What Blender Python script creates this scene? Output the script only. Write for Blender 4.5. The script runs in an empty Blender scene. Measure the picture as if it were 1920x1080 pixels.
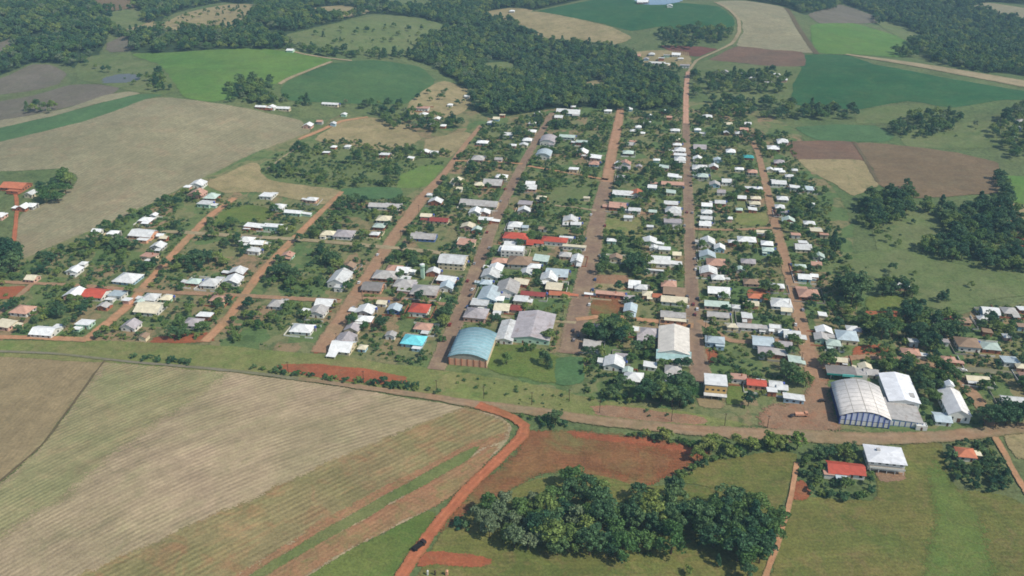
import bpy, bmesh, math, random
import numpy as np
from mathutils import Vector, Matrix, noise as mnoise

S = bpy.context.scene
COL = S.collection
RAD = math.radians

# ------------------------------------------------------------------ camera
H = 300.0                      # camera height above the town
F = 1650.0                     # focal length in px of the 1920 px wide photograph
PITCH = math.atan(844.0 / F)   # below the horizontal
YAW = math.atan(310.0 / math.hypot(844.0, F))   # left of the street direction (+Y)
cam_d = bpy.data.cameras.new('camera')
cam_d.sensor_width = 36.0
cam_d.lens = 36.0 * F / 1920.0
cam_d.clip_start = 5.0
cam_d.clip_end = 40000.0
cam = bpy.data.objects.new('camera', cam_d)
COL.objects.link(cam)
cam.location = (0, 0, H)
cam.rotation_euler = (math.pi / 2 - PITCH, 0, YAW)
S.camera = cam

# ------------------------------------------------------------------ sky and sun
SUN_EL = RAD(47)
fw = np.array([-math.sin(YAW), math.cos(YAW)]); rt = np.array([math.cos(YAW), math.sin(YAW)])
sv = rt * math.cos(RAD(27)) - fw * math.sin(RAD(27))      # the sun stands right of and behind the camera
SUN_ROT = math.atan2(sv[0], sv[1])
world = bpy.data.worlds.new('World'); S.world = world
world.use_nodes = True
wn = world.node_tree.nodes; wl = world.node_tree.links
sky = wn.new('ShaderNodeTexSky'); sky.sky_type = 'NISHITA'; sky.sun_disc = False
sky.sun_elevation = SUN_EL; sky.sun_rotation = SUN_ROT
sky.altitude = 400; sky.air_density = 1.0; sky.dust_density = 1.2; sky.ozone_density = 1.0
bg = wn['Background']; bg.inputs['Strength'].default_value = 0.11
wl.new(sky.outputs['Color'], bg.inputs['Color'])
sun_d = bpy.data.lights.new('sun', 'SUN'); sun_d.energy = 3.7; sun_d.angle = RAD(0.53); sun_d.color = (1.0, 0.93, 0.81)
sun = bpy.data.objects.new('sun', sun_d); COL.objects.link(sun)
sdir = Vector((sv[0] * math.cos(SUN_EL), sv[1] * math.cos(SUN_EL), math.sin(SUN_EL)))
sun.rotation_euler = sdir.to_track_quat('Z', 'Y').to_euler()
sun.location = sdir * 900
S.view_settings.view_transform = 'Standard'; S.view_settings.look = 'None'
S.view_settings.exposure = 0.12; S.view_settings.gamma = 1.0
S.view_settings.use_curve_mapping = False
S.render.engine = 'CYCLES'
S.cycles.use_denoising = True
S.cycles.max_bounces = 5; S.cycles.diffuse_bounces = 2; S.cycles.glossy_bounces = 2
S.cycles.transmission_bounces = 3; S.cycles.transparent_max_bounces = 16; S.cycles.volume_bounces = 0
S.cycles.filter_width = 1.7

# ------------------------------------------------------------------ terrain and pixel -> ground
HILLS = []   # filled below: (x, y, amplitude, sigma)

def hgt(x, y):
    x = np.asarray(x, float); y = np.asarray(y, float)
    z = np.zeros_like(x)
    for hx, hy, a, s in HILLS:
        z = z + a * np.exp(-((x - hx) ** 2 + (y - hy) ** 2) / (2 * s * s))
    far = np.clip((np.hypot(x - 40, y - 800) - 900) / 2500.0, 0, 1)
    z = z + far * far * (60 * np.sin(x / 730.0 + 1.3) * np.cos(y / 910.0) + 45 * np.sin((x + y) / 1300.0 + .6) + 40)
    tm = np.clip((np.hypot((x - 30) / 1.0, (y - 820) * 1.15) - 330) / 260.0, 0, 1)   # the town itself lies flat
    return z * tm * tm * (3 - 2 * tm)

def ray(px, py):
    px = np.asarray(px, float); py = np.asarray(py, float)
    u = (px - 960.0) / F; v = -(py - 540.0) / F
    cp, sp = math.cos(PITCH), math.sin(PITCH)
    f = cp + v * sp; zz = -sp + v * cp
    return f * fw[0] + u * rt[0], f * fw[1] + u * rt[1], zz

def G(px, py, zoff=0.0):
    dx, dy, dz = ray(px, py)
    z = np.full_like(dx, zoff)
    for _ in range(14):
        t = (z - H) / dz
        x, y = dx * t, dy * t
        z = hgt(x, y) + zoff
    return x, y

def GP(px, py, zoff=0.0):
    x, y = G(np.array([px]), np.array([py]), zoff)
    return float(x[0]), float(y[0])

def ppm(py):                    # photograph pixels per metre on the ground at that row
    return math.cos(PITCH) * (py + 304.0) / H

for hx, hy, a, s in [(260, 250, 21.75, 150), (430, 130, 20.3, 170), (700, 150, 13.05, 120), (90, 60, 37.7, 230), (640, 60, 23.2, 160),
                     (1000, 110, -23.2, 170), (1180, 30, 17.4, 190), (1450, 40, 23.2, 170), (1700, 170, 20.3, 150), (1780, 30, -23.2, 220),
                     (1750, 320, 10, 110), (300, 930, 6, 95), (1750, 1020, -5, 90), (1900, 480, 5, 80)]:
    x, y = GP(hx, hy)
    HILLS.append((x, y, a, s))

def P(s):
    """'x,y x,y ...' -> list of pixel points"""
    return [tuple(float(c) for c in p.split(',')) for p in s.split()]

# ------------------------------------------------------------------ materials
def lin(c):
    return tuple(((v / 255.0) / 12.92 if v / 255.0 <= 0.04045 else (((v / 255.0) + 0.055) / 1.055) ** 2.4) for v in c)

def rgba(c, k=1.0):
    l = lin(c)
    return (l[0] * k, l[1] * k, l[2] * k, 1.0)

class NB:
    def __init__(self, name):
        self.m = bpy.data.materials.new(name); self.m.use_nodes = True
        self.t = self.m.node_tree; self.b = self.t.nodes['Principled BSDF']
        self.b.inputs['Specular IOR Level'].default_value = 0.15
        self.b.inputs['Roughness'].default_value = 0.9
    def n(self, typ, **kw):
        nd = self.t.nodes.new(typ)
        for k, v in kw.items():
            setattr(nd, k, v)
        return nd
    def l(self, a, b):
        self.t.links.new(a, b)
    def noise(self, vec, scale, detail=3.0, rough=0.55, dist=0.0):
        nd = self.n('ShaderNodeTexNoise'); nd.inputs['Scale'].default_value = scale
        nd.inputs['Detail'].default_value = detail; nd.inputs['Roughness'].default_value = rough
        nd.inputs['Distortion'].default_value = dist
        if vec is not None: self.l(vec, nd.inputs['Vector'])
        return nd.outputs['Fac']
    def ramp(self, fac, stops):
        nd = self.n('ShaderNodeValToRGB'); cr = nd.color_ramp
        while len(cr.elements) < len(stops): cr.elements.new(0.5)
        for e, (p, c) in zip(cr.elements, stops):
            e.position = p; e.color = c
        self.l(fac, nd.inputs['Fac'])
        return nd.outputs['Color']
    def mix(self, fac, a, b, blend='MIX'):
        nd = self.n('ShaderNodeMix', data_type='RGBA', blend_type=blend)
        for key, v in ((0, fac), (6, a), (7, b)):
            if hasattr(v, 'is_output'): self.l(v, nd.inputs[key])
            else: nd.inputs[key].default_value = v
        return nd.outputs[2]
    def math(self, op, a, b=0.5, clamp=False):
        nd = self.n('ShaderNodeMath', operation=op, use_clamp=clamp)
        for i, v in enumerate((a, b)):
            if hasattr(v, 'is_output'): self.l(v, nd.inputs[i])
            else: nd.inputs[i].default_value = v
        return nd.outputs[0]
    def mapr(self, v, a, b, c, d):
        nd = self.n('ShaderNodeMapRange')
        self.l(v, nd.inputs[0])
        for i, x in enumerate((a, b, c, d)): nd.inputs[i + 1].default_value = x
        return nd.outputs[0]
    def coords(self, rot=0.0, scale=(1, 1, 1), kind='Object'):
        tc = self.n('ShaderNodeTexCoord')
        mp = self.n('ShaderNodeMapping')
        mp.inputs['Rotation'].default_value = (0, 0, rot); mp.inputs['Scale'].default_value = scale
        self.l(tc.outputs[kind], mp.inputs['Vector'])
        return mp.outputs['Vector']
    def bump(self, hsock, strength, dist):
        nd = self.n('ShaderNodeBump'); nd.inputs['Strength'].default_value = strength
        nd.inputs['Distance'].default_value = dist
        self.l(hsock, nd.inputs['Height']); self.l(nd.outputs['Normal'], self.b.inputs['Normal'])
    def out(self, col):
        self.l(col, self.b.inputs['Base Color'])
        return self.m

K = 0.86   # photograph colour -> base colour

def rows_along(x0, y0, x1, y1):
    """rotation that lays planting rows along the line between two photograph pixels"""
    a, b = GP(x0, y0), GP(x1, y1)
    return math.atan2(b[0] - a[0], b[1] - a[1])

def soft_edge(B):
    """the sheet thins out raggedly over its outermost metres"""
    at_ = B.n('ShaderNodeAttribute'); at_.attribute_name = 'inside'
    v = B.coords()
    n1 = B.math('MULTIPLY', B.noise(v, 1 / .9, 2, .6), .5)
    n2 = B.math('ADD', B.math('MULTIPLY', B.noise(v, 1 / 4.0, 3, .6), .27), B.math('MULTIPLY', B.noise(v, 1 / 15.0, 3, .6), .23))
    t = B.mapr(at_.outputs['Fac'], 0, 1, .3, .7)
    B.l(B.math('GREATER_THAN', t, B.math('ADD', n1, n2)), B.b.inputs['Alpha'])

def field_mat(name, c1, c2, c3=None, big=70.0, mid=14.0, fine=2.2, stripes=None, c3amt=0.5, contrast=0.22, bump=0.5, bend=None):
    """soil, stubble, crop or grass: broad patches, blotches of a third colour, fine mottling, optional rows"""
    B = NB(name)
    v = B.coords()
    f1 = B.noise(v, 1.0 / big, 4.0, 0.6, 0.6)
    col = B.ramp(f1, [(0.36, rgba(c1, K)), (0.64, rgba(c2, K))])
    if c3:
        f2 = B.noise(v, 1.0 / mid, 5.0, 0.62, 0.8)
        msk = B.mapr(f2, 0.5, 0.68, 0.0, c3amt)
        col = B.mix(msk, col, rgba(c3, K))
    if stripes:
        rot, period, amt, wob, sc = stripes
        vs = B.coords(rot)
        if bend:                                   # rows follow the contour instead of running dead straight
            kx, bx_, by_ = bend
            yc = math.sin(rot) * bx_ + math.cos(rot) * by_
            sp_ = B.n('ShaderNodeSeparateXYZ'); B.l(vs, sp_.inputs[0])
            dy_ = B.math('SUBTRACT', sp_.outputs[1], yc)
            xx = B.math('ADD', sp_.outputs[0], B.math('MULTIPLY', B.math('MULTIPLY', dy_, dy_), kx))
            cb = B.n('ShaderNodeCombineXYZ'); B.l(xx, cb.inputs[0]); B.l(sp_.outputs[1], cb.inputs[1])
            vs = cb.outputs[0]
        wv = B.n('ShaderNodeTexWave', wave_type='BANDS', bands_direction='X', wave_profile='SIN')
        wv.inputs['Scale'].default_value = 0.314 / period
        wv.inputs['Distortion'].default_value = wob; wv.inputs['Detail'].default_value = 2.0
        wv.inputs['Detail Scale'].default_value = sc
        B.l(vs, wv.inputs['Vector'])
        brk = B.mapr(B.noise(v, 1.0 / 18.0, 3.0), 0.35, 0.65, 0.25, 1.0)
        st = B.math('MULTIPLY', B.math('SUBTRACT', wv.outputs['Fac'], 0.5), brk)
        st = B.mapr(st, -0.5, 0.5, 1 - amt, 1 + amt)
        col = B.mix(1.0, col, st, 'MULTIPLY')
        mp = B.n('ShaderNodeMapping'); mp.inputs['Scale'].default_value = (1 / (period * 2.6), 1 / 70.0, 1); B.l(vs, mp.inputs['Vector'])
        sk = B.noise(mp.outputs['Vector'], 1.0, 4, .65)
        col = B.mix(1.0, col, B.mapr(sk, .3, .7, 1 - amt * .9, 1 + amt * .9), 'MULTIPLY')
        if c3: col = B.mix(B.mapr(sk, .56, .72, 0, .55), col, rgba(c3, K))
    f5 = B.noise(v, 1 / 38.0, 4, .62, .7)
    col = B.mix(1.0, col, B.mapr(f5, .3, .7, .88, 1.12), 'MULTIPLY')
    f3 = B.noise(v, 1.0 / fine, 5.0, 0.7)
    contrast *= 1.45
    sh = B.mapr(f3, 0.28, 0.72, 1 - contrast, 1 + contrast)
    f6 = B.noise(v, 1 / 6.5, 4, .65, .4)
    col = B.mix(1.0, col, B.mapr(f6, .3, .7, .87, 1.13), 'MULTIPLY')
    col = B.mix(1.0, col, sh, 'MULTIPLY')
    B.bump(f3, bump, 0.5)
    soft_edge(B)
    return B.out(col)

M = {}
RED = (152, 98, 72)
M['ground'] = field_mat('rough_pasture', (96, 116, 70), (114, 122, 80), (74, 98, 58), 130, 22, 3, contrast=.3)
M['stubble'] = field_mat('pale_stubble', (154, 147, 116), (144, 139, 108), (158, 138, 110), 120, 30, 2.5, (rows_along(60, 450, 330, 300), 3.6, .09, 2.0, .3), .45, .16)
M['stubble_far'] = field_mat('far_stubble', (160, 152, 120), (150, 144, 114), (136, 142, 110), 90, 40, 3, (RAD(70), 5, .06, 2.0, .4), .3, .12)
M['tan'] = field_mat('tan_field', (160, 142, 106), (150, 134, 100), (136, 124, 92), 45, 16, 1.6, (rows_along(0, 905, 150, 735), 2.8, .06, 2.0, .4), .35, .15)
M['brown'] = field_mat('brown_soil', (134, 114, 86), (124, 106, 80), (130, 120, 92), 60, 20, 2.5, (RAD(80), 4, .06, 2, .4), .4, .15)
M['redbrown'] = field_mat('red_brown_soil', (132, 104, 84), (120, 100, 82), (136, 112, 88), 50, 16, 2.0, (RAD(85), 4, .06, 2, .4), .4, .16)
M['greybrown'] = field_mat('grey_brown_fallow', (126, 118, 104), (118, 112, 94), (112, 114, 92), 60, 20, 2.5, None, .5, .16)
M['crop'] = field_mat('bright_green_crop', (94, 132, 62), (108, 138, 66), (102, 122, 68), 80, 26, 2.5, (RAD(20), 4, .05, 2, .4), .5, .12)
M['crop_blue'] = field_mat('blue_green_crop', (70, 104, 62), (82, 112, 66), (94, 116, 70), 90, 30, 2.5, (RAD(95), 5, .06, 2, .4), .5, .13)
M['crop_teal'] = field_mat('teal_green_crop', (50, 98, 58), (62, 104, 62), (84, 112, 68), 90, 26, 2.5, (RAD(95), 5, .05, 2, .4), .5, .12)
M['crop_dark'] = field_mat('dark_green_crop', (84, 118, 74), (92, 122, 78), (78, 106, 70), 40, 12, 2.0, None, .5, .18)
M['pasture'] = field_mat('olive_pasture', (108, 124, 74), (120, 128, 84), (88, 112, 62), 50, 12, 2.0, None, .7, .2)
M['dry'] = field_mat('dry_grass', (170, 154, 114), (154, 142, 102), (128, 128, 86), 30, 10, 1.6, None, .6, .2)
M['verge'] = field_mat('roadside_grass', (124, 134, 76), (140, 136, 88), (102, 124, 64), 34, 9, 1.4, None, .7, .22)
M['meadow'] = field_mat('rough_meadow', (122, 119, 65), (102, 113, 57), (134, 118, 77), 32, 9, 1.3, (rows_along(1500, 1000, 1850, 990), 2.8, .07, 5, .5), .6, .28)
M['lush'] = field_mat('lush_grass', (98, 120, 58), (112, 124, 64), (124, 122, 72), 22, 6, 1.2, None, .5, .26)
M['red'] = field_mat('red_earth', (172, 100, 68), (156, 94, 66), (140, 112, 76), 30, 9, 1.3, None, .55, .2)
M['redfield'] = field_mat('red_field', (138, 98, 66), (148, 94, 62), (124, 116, 72), 50, 30, 1.4, (RAD(80), 2.2, .08, 3, .5), .95, .22)
M['redstreak'] = field_mat('red_stubble', (168, 122, 90), (156, 128, 92), (132, 128, 82), 26, 7, 1.2, (rows_along(480, 1075, 800, 890), 2.6, .12, 2.0, .3), .7, .2)
M['rows'] = field_mat('stubble_rows', (182, 161, 131), (166, 152, 118), (148, 143, 105), 60, 20, 1.1, (rows_along(0, 1070, 480, 885), 3.0, .2, 1.6, .2), .5, .16, bend=(-.0009, *GP(600, 830)))
M['rowsgreen'] = field_mat('green_stubble_rows', (160, 151, 111), (145, 146, 101), (168, 148, 112), 40, 12, 1.1, (rows_along(0, 1070, 480, 870), 3.0, .2, 1.8, .25), .5, .18, bend=(-.0009, *GP(600, 830)))
M['olivered'] = field_mat('olive_stubble_rows', (152, 138, 98), (138, 132, 88), (170, 126, 92), 40, 14, 1.2, (rows_along(300, 1040, 700, 850), 3.2, .2, 1.6, .25), .55, .2)
M['dirtyard'] = field_mat('trodden_earth', (160, 128, 100), (148, 122, 98), (168, 112, 82), 26, 8, 1.2, None, .6, .2)
M['weedyred'] = field_mat('weedy_red_soil', (144, 100, 68), (136, 102, 66), (128, 110, 70), 30, 12, 1.4, None, .6, .24)
M['terrace'] = field_mat('terrace_grass', (112, 126, 72), (126, 130, 80), (98, 114, 64), 24, 6, 1.2, None, .5, .2)
M['brighttri'] = field_mat('bright_green_lot', (118, 142, 72), (106, 134, 66), (128, 136, 84), 24, 8, 1.4, None, .5, .2)
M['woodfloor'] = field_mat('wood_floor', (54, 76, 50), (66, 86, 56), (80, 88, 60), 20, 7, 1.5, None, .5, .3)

# the town's lots: yards of lawn, orchard floor, swept red earth and dry grass
def town_mat():
    B = NB('town_yards')
    v = B.coords(0, (1 / 17.0, 1 / 24.0, 1))
    wob = B.n('ShaderNodeTexNoise'); wob.inputs['Scale'].default_value = 1.6; wob.inputs['Detail'].default_value = 3
    B.l(v, wob.inputs['Vector'])
    add = B.n('ShaderNodeVectorMath', operation='MULTIPLY_ADD')
    B.l(wob.outputs['Color'], add.inputs[0]); add.inputs[1].default_value = (.35, .35, 0); B.l(v, add.inputs[2])
    vo = B.n('ShaderNodeTexVoronoi', distance='CHEBYCHEV', feature='F1'); vo.inputs['Scale'].default_value = 1.0
    B.l(add.outputs[0], vo.inputs['Vector'])
    sep = B.n('ShaderNodeSeparateColor'); B.l(vo.outputs['Color'], sep.inputs[0])
    col = B.ramp(sep.outputs[0], [(0.0, rgba((98, 124, 74), K)), (0.3, rgba((116, 130, 80), K)), (0.5, rgba((134, 134, 92), K)),
                                  (0.72, rgba((132, 134, 90), K)), (0.9, rgba((160, 134, 104), K)), (1.0, rgba((104, 130, 76), K))])
    w = B.coords()
    f2 = B.noise(w, 1 / 9.0, 5, .65, .8)
    col = B.mix(B.mapr(f2, .48, .64, 0, .75), col, rgba((76, 98, 58), K))
    f4 = B.noise(w, 1 / 14.0, 4, .6, .5)
    col = B.mix(B.mapr(f4, .62, .76, 0, .6), col, rgba((158, 132, 104), K))
    f3 = B.noise(w, 1 / 1.5, 5, .7)
    col = B.mix(1.0, col, B.mapr(f3, .25, .75, .74, 1.26), 'MULTIPLY')
    B.bump(f3, .5, .5)
    soft_edge(B)
    return B.out(col)
M['town'] = town_mat()

def road_mat(name, c1, c2, verge, rut=0.12):
    B = NB(name)
    v = B.coords()
    uv = B.n('ShaderNodeUVMap')
    sx = B.n('ShaderNodeSeparateXYZ'); B.l(uv.outputs['UV'], sx.inputs[0])
    f = B.noise(v, 1 / 16.0, 5, .65, .5)
    col = B.ramp(f, [(.35, rgba(c1, K)), (.65, rgba(c2, K))])
    ab = B.math('ABSOLUTE', B.math('SUBTRACT', sx.outputs[0], .5))
    edge = B.math('ADD', B.math('MULTIPLY', ab, 2.0), B.math('MULTIPLY', B.math('SUBTRACT', B.noise(v, 1 / 3.0, 4, .65), .5), .55))
    col = B.mix(B.mapr(edge, .6, .9, 0, .6), col, rgba(verge, K))
    fray = B.math('ADD', edge, B.math('MULTIPLY', B.math('SUBTRACT', B.noise(v, 1 / .9, 2, .6), .5), .7))
    B.l(B.math('LESS_THAN', fray, .9), B.b.inputs['Alpha'])
    ru = B.mapr(B.math('ABSOLUTE', B.math('SUBTRACT', ab, .2)), .03, .13, rut, 0.0)
    ru = B.math('MULTIPLY', ru, B.mapr(B.noise(v, 1 / 7.0, 4, .6), .4, .65, .2, 1.0))
    col = B.mix(ru, col, rgba([min(255, c * 1.14) for c in c1], K))
    f6 = B.noise(v, 1 / 34.0, 4, .65, .8)
    col = B.mix(B.mapr(f6, .48, .66, 0, .55), col, rgba(verge, K))
    f7 = B.noise(v, 1 / 5.0, 4, .65, .5)
    col = B.mix(1.0, col, B.mapr(f7, .3, .7, .84, 1.16), 'MULTIPLY')
    f3 = B.noise(v, 1 / 1.3, 5, .7)
    col = B.mix(1.0, col, B.mapr(f3, .25, .75, .8, 1.2), 'MULTIPLY')
    B.bump(f3, .3, .3)
    return B.out(col)
M['dirt'] = road_mat('orange_dirt_road', (198, 152, 116), (188, 140, 104), (146, 132, 94))
M['dirtred'] = road_mat('red_dirt_road', (188, 118, 84), (176, 106, 74), (148, 108, 70), .5)
M['dirtor'] = road_mat('orange_tan_dirt', (186, 146, 116), (176, 136, 106), (164, 136, 104), .3)
M['dirtpink'] = road_mat('pinkish_dirt', (206, 164, 138), (196, 152, 126), (160, 136, 104), .3)
M['dirtbrown'] = road_mat('brown_dirt_street', (176, 140, 110), (164, 130, 102), (158, 140, 106))
M['cobble'] = road_mat('cobbled_street', (146, 122, 102), (138, 116, 98), (172, 152, 120), .3)
M['paleway'] = road_mat('pale_track', (176, 160, 126), (164, 150, 118), (140, 132, 98))
M['mainroad'] = road_mat('main_gravel_road', (158, 138, 112), (164, 132, 102), (130, 124, 86), .3)
M['greyroad'] = road_mat('grey_asphalt_road', (138, 132, 112), (132, 128, 106), (124, 126, 84))
M['darkline'] = road_mat('mown_farm_track', (112, 98, 74), (104, 96, 70), (118, 110, 82))

def plain_mat(name, c, var=.12, scale=.6, rough=.85, spec=.2, metallic=0.0):
    B = NB(name)
    v = B.coords()
    f = B.noise(v, scale, 4, .65)
    oi = B.n('ShaderNodeObjectInfo')
    col = B.mix(1.0, rgba(c), B.mapr(f, .25, .75, 1 - var, 1 + var * .6), 'MULTIPLY')
    col = B.mix(1.0, col, B.mapr(oi.outputs['Random'], 0, 1, .88, 1.06), 'MULTIPLY')
    B.b.inputs['Roughness'].default_value = rough; B.b.inputs['Specular IOR Level'].default_value = spec
    B.b.inputs['Metallic'].default_value = metallic
    return B.out(col)

def roof_mat(name, c, grime=(96, 90, 80), gr=.45, sheet=True):
    """corrugated sheet or tile: ribs in relief, sheets of slightly different tone, streaks of dirt"""
    B = NB(name)
    v = B.coords()
    f = B.noise(v, .33, 5, .7, .6)
    oi = B.n('ShaderNodeObjectInfo')
    col = B.mix(B.mapr(f, .5, .72, 0, gr), rgba(c), rgba(grime))
    rs = B.noise(v, .16, 4, .65, 1.0)
    col = B.mix(B.mapr(rs, .57, .7, 0, gr * .9), col, rgba((142, 102, 78)))
    vo = B.n('ShaderNodeTexVoronoi', distance='CHEBYCHEV'); vo.inputs['Scale'].default_value = .42
    B.l(v, vo.inputs['Vector'])
    se = B.n('ShaderNodeSeparateColor'); B.l(vo.outputs['Color'], se.inputs[0])
    col = B.mix(1.0, col, B.mapr(se.outputs[0], 0, 1, .86, 1.04), 'MULTIPLY')
    col = B.mix(1.0, col, B.mapr(oi.outputs['Random'], 0, 1, .84, 1.06), 'MULTIPLY')
    wv = B.n('ShaderNodeTexWave', wave_type='BANDS', bands_direction='DIAGONAL'); wv.inputs['Scale'].default_value = 1.3
    B.l(v, wv.inputs['Vector'])
    B.bump(wv.outputs['Fac'], .25, .06)
    B.b.inputs['Roughness'].default_value = .6; B.b.inputs['Specular IOR Level'].default_value = .3
    return B.out(col)

ROOF = {'W': ((244, 246, 243), 'white'), 'L': ((224, 226, 223), 'light grey'), 'G': ((190, 187, 182), 'grey'), 'D': ((140, 136, 132), 'dark grey'),
        'P': ((204, 160, 138), 'faded terracotta'), 'R': ((202, 92, 72), 'bright red'), 'O': ((200, 122, 88), 'orange'), 'C': ((122, 220, 228), 'cyan'),
        'B': ((194, 209, 214), 'pale blue'), 'N': ((196, 214, 202), 'pale green'), 'Y': ((232, 222, 192), 'cream'), 'K': ((162, 136, 112), 'brown'),
        'M': ((150, 72, 66), 'maroon'), 'V': ((184, 177, 178), 'lilac grey'), 'T': ((70, 170, 168), 'teal')}
for k, (c, n) in ROOF.items():
    M['roof' + k] = roof_mat('roof_' + n.replace(' ', '_'), c, gr=.42 if k in 'GLDV' else .2)
WALL = {'w': ((226, 224, 214), 'white'), 'c': ((222, 206, 172), 'cream'), 'p': ((212, 170, 150), 'pale pink'), 'b': ((168, 196, 208), 'pale blue'),
        'r': ((176, 112, 84), 'bare brick'), 'g': ((178, 176, 168), 'grey'), 'n': ((176, 206, 182), 'pale green'), 'y': ((226, 186, 116), 'yellow'),
        'o': ((222, 166, 134), 'salmon'), 'k': ((132, 100, 76), 'brown timber'), 'e': ((96, 124, 186), 'blue')}
for k, (c, n) in WALL.items():
    M['wall' + k] = plain_mat('wall_' + n.replace(' ', '_'), c, .14, .5)
M['glass'] = plain_mat('window_glass', (52, 60, 66), .2, .5, .15, .6)
M['wood'] = plain_mat('painted_door', (112, 78, 56), .2, .8)
M['trim'] = plain_mat('white_trim', (228, 228, 222), .1, .8)
M['bluepaint'] = plain_mat('blue_paint', (86, 104, 178), .1, .5)
M['bluedark'] = plain_mat('dark_blue_paint', (50, 62, 112), .1, .5)
M['concrete'] = plain_mat('concrete', (168, 162, 150), .2, .4)
M['dark'] = plain_mat('dark_recess', (38, 36, 34), .1, .4)
M['tealpaint'] = plain_mat('teal_paint', (48, 150, 138), .1, .5)
M['bark'] = plain_mat('bark', (84, 70, 56), .3, 1.2)
M['tyre'] = plain_mat('tyre_rubber', (34, 34, 34), .1, 2)
M['metal'] = plain_mat('galvanised_metal', (150, 150, 150), .15, 1, .5, .4)

def leaf_mat(name, c1, c2):
    B = NB(name)
    oi = B.n('ShaderNodeObjectInfo'); ge = B.n('ShaderNodeNewGeometry')
    col = B.ramp(oi.outputs['Random'], [(0.0, rgba(c1)), (.55, rgba([(a + b) / 2 for a, b in zip(c1, c2)])), (1.0, rgba(c2))])
    stand = B.noise(oi.outputs['Location'], 1 / 45.0, 3, .6)          # stands of one kind of tree
    col = B.mix(B.mapr(stand, .5, .7, 0, .6), col, rgba((c2[0] * 1.12, c2[1] * 1.06, c2[2])))
    col = B.mix(1.0, col, B.mapr(ge.outputs['Random Per Island'], 0, 1,   .55, 1.5), 'MULTIPLY')
    B.b.inputs['Roughness'].default_value = .7; B.b.inputs['Specular IOR Level'].default_value = .25
    B.out(col)
    tr = B.n('ShaderNodeBsdfTranslucent'); B.l(col, tr.inputs['Color'])
    mx = B.n('ShaderNodeMixShader'); mx.inputs[0].default_value = .3
    o = B.t.nodes['Material Output']
    B.l(B.b.outputs[0], mx.inputs[1]); B.l(tr.outputs[0], mx.inputs[2]); B.l(mx.outputs[0], o.inputs['Surface'])
    return B.m
M['leaf'] = leaf_mat('broadleaf_foliage', (72, 112, 62), (134, 152, 84))
M['leafdark'] = leaf_mat('dark_foliage', (54, 94, 68), (104, 132, 84))
M['leaflight'] = leaf_mat('light_foliage', (112, 138, 66), (140, 150, 84))
M['leafgrey'] = leaf_mat('silvery_foliage', (112, 132, 96), (132, 146, 110))

# ------------------------------------------------------------------ mesh helpers
def new_obj(name, verts, faces, mat, parent=None, smooth=False):
    me = bpy.data.meshes.new(name)
    me.from_pydata(verts, [], faces)
    if mat is not None:
        for m in (mat if isinstance(mat, (list, tuple)) else [mat]): me.materials.append(m)
    if smooth: me.polygons.foreach_set('use_smooth', [True] * len(me.polygons))
    o = bpy.data.objects.new(name, me); COL.objects.link(o)
    if parent is not None: o.parent = parent
    return o

def tag(o, label, cat, group=None, kind=None):
    o['label'] = label
    if cat: o['category'] = cat
    if group: o['group'] = group
    if kind: o['kind'] = kind
    return o

def empty(name, loc, rz=0.0):
    o = bpy.data.objects.new(name, None); COL.objects.link(o)
    o.empty_display_size = 1.0
    o.location = loc; o.rotation_euler = (0, 0, rz)
    return o

class MB:
    """collects boxes and prisms into ONE mesh"""
    def __init__(s): s.v = []; s.f = []
    def box(s, x0, x1, y0, y1, z0, z1):
        b = len(s.v)
        s.v += [(x0, y0, z0), (x1, y0, z0), (x1, y1, z0), (x0, y1, z0), (x0, y0, z1), (x1, y0, z1), (x1, y1, z1), (x0, y1, z1)]
        s.f += [(b, b + 3, b + 2, b + 1), (b + 4, b + 5, b + 6, b + 7), (b, b + 1, b + 5, b + 4), (b + 1, b + 2, b + 6, b + 5), (b + 2, b + 3, b + 7, b + 6), (b + 3, b, b + 4, b + 7)]
        return s
    def prism(s, prof, a0, a1, axis='y'):
        """closed profile [(p, z)] pushed from a0 to a1 along an axis"""
        b = len(s.v); n = len(prof)
        for a in (a0, a1):
            for p, z in prof: s.v.append((p, a, z) if axis == 'y' else (a, p, z))
        s.f += [tuple(b + i for i in range(n)), tuple(b + n + i for i in reversed(range(n)))]
        for i in range(n):
            j = (i + 1) % n
            s.f.append((b + j, b + i, b + n + i, b + n + j))
        return s
    def cyl(s, cx, cy, cz, r, h, n=10, axis='z', r2=None):
        b = len(s.v); r2 = r if r2 is None else r2
        for k, rr in ((0, r), (1, r2)):
            for i in range(n):
                a = 2 * math.pi * i / n; c, d = rr * math.cos(a), rr * math.sin(a)
                s.v.append({'z': (cx + c, cy + d, cz + k * h), 'y': (cx + c, cy + k * h, cz + d), 'x': (cx + k * h, cy + c, cz + d)}[axis])
        s.f += [tuple(b + i for i in reversed(range(n))), tuple(b + n + i for i in range(n))]
        for i in range(n):
            j = (i + 1) % n; s.f.append((b + i, b + j, b + n + j, b + n + i))
        return s
    def build(s, name, mat, parent=None, smooth=False):
        o = new_obj(name, s.v, s.f, mat, parent, smooth)
        bm = bmesh.new(); bm.from_mesh(o.data); bmesh.ops.recalc_face_normals(bm, faces=bm.faces); bm.to_mesh(o.data); bm.free()
        return o

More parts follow.
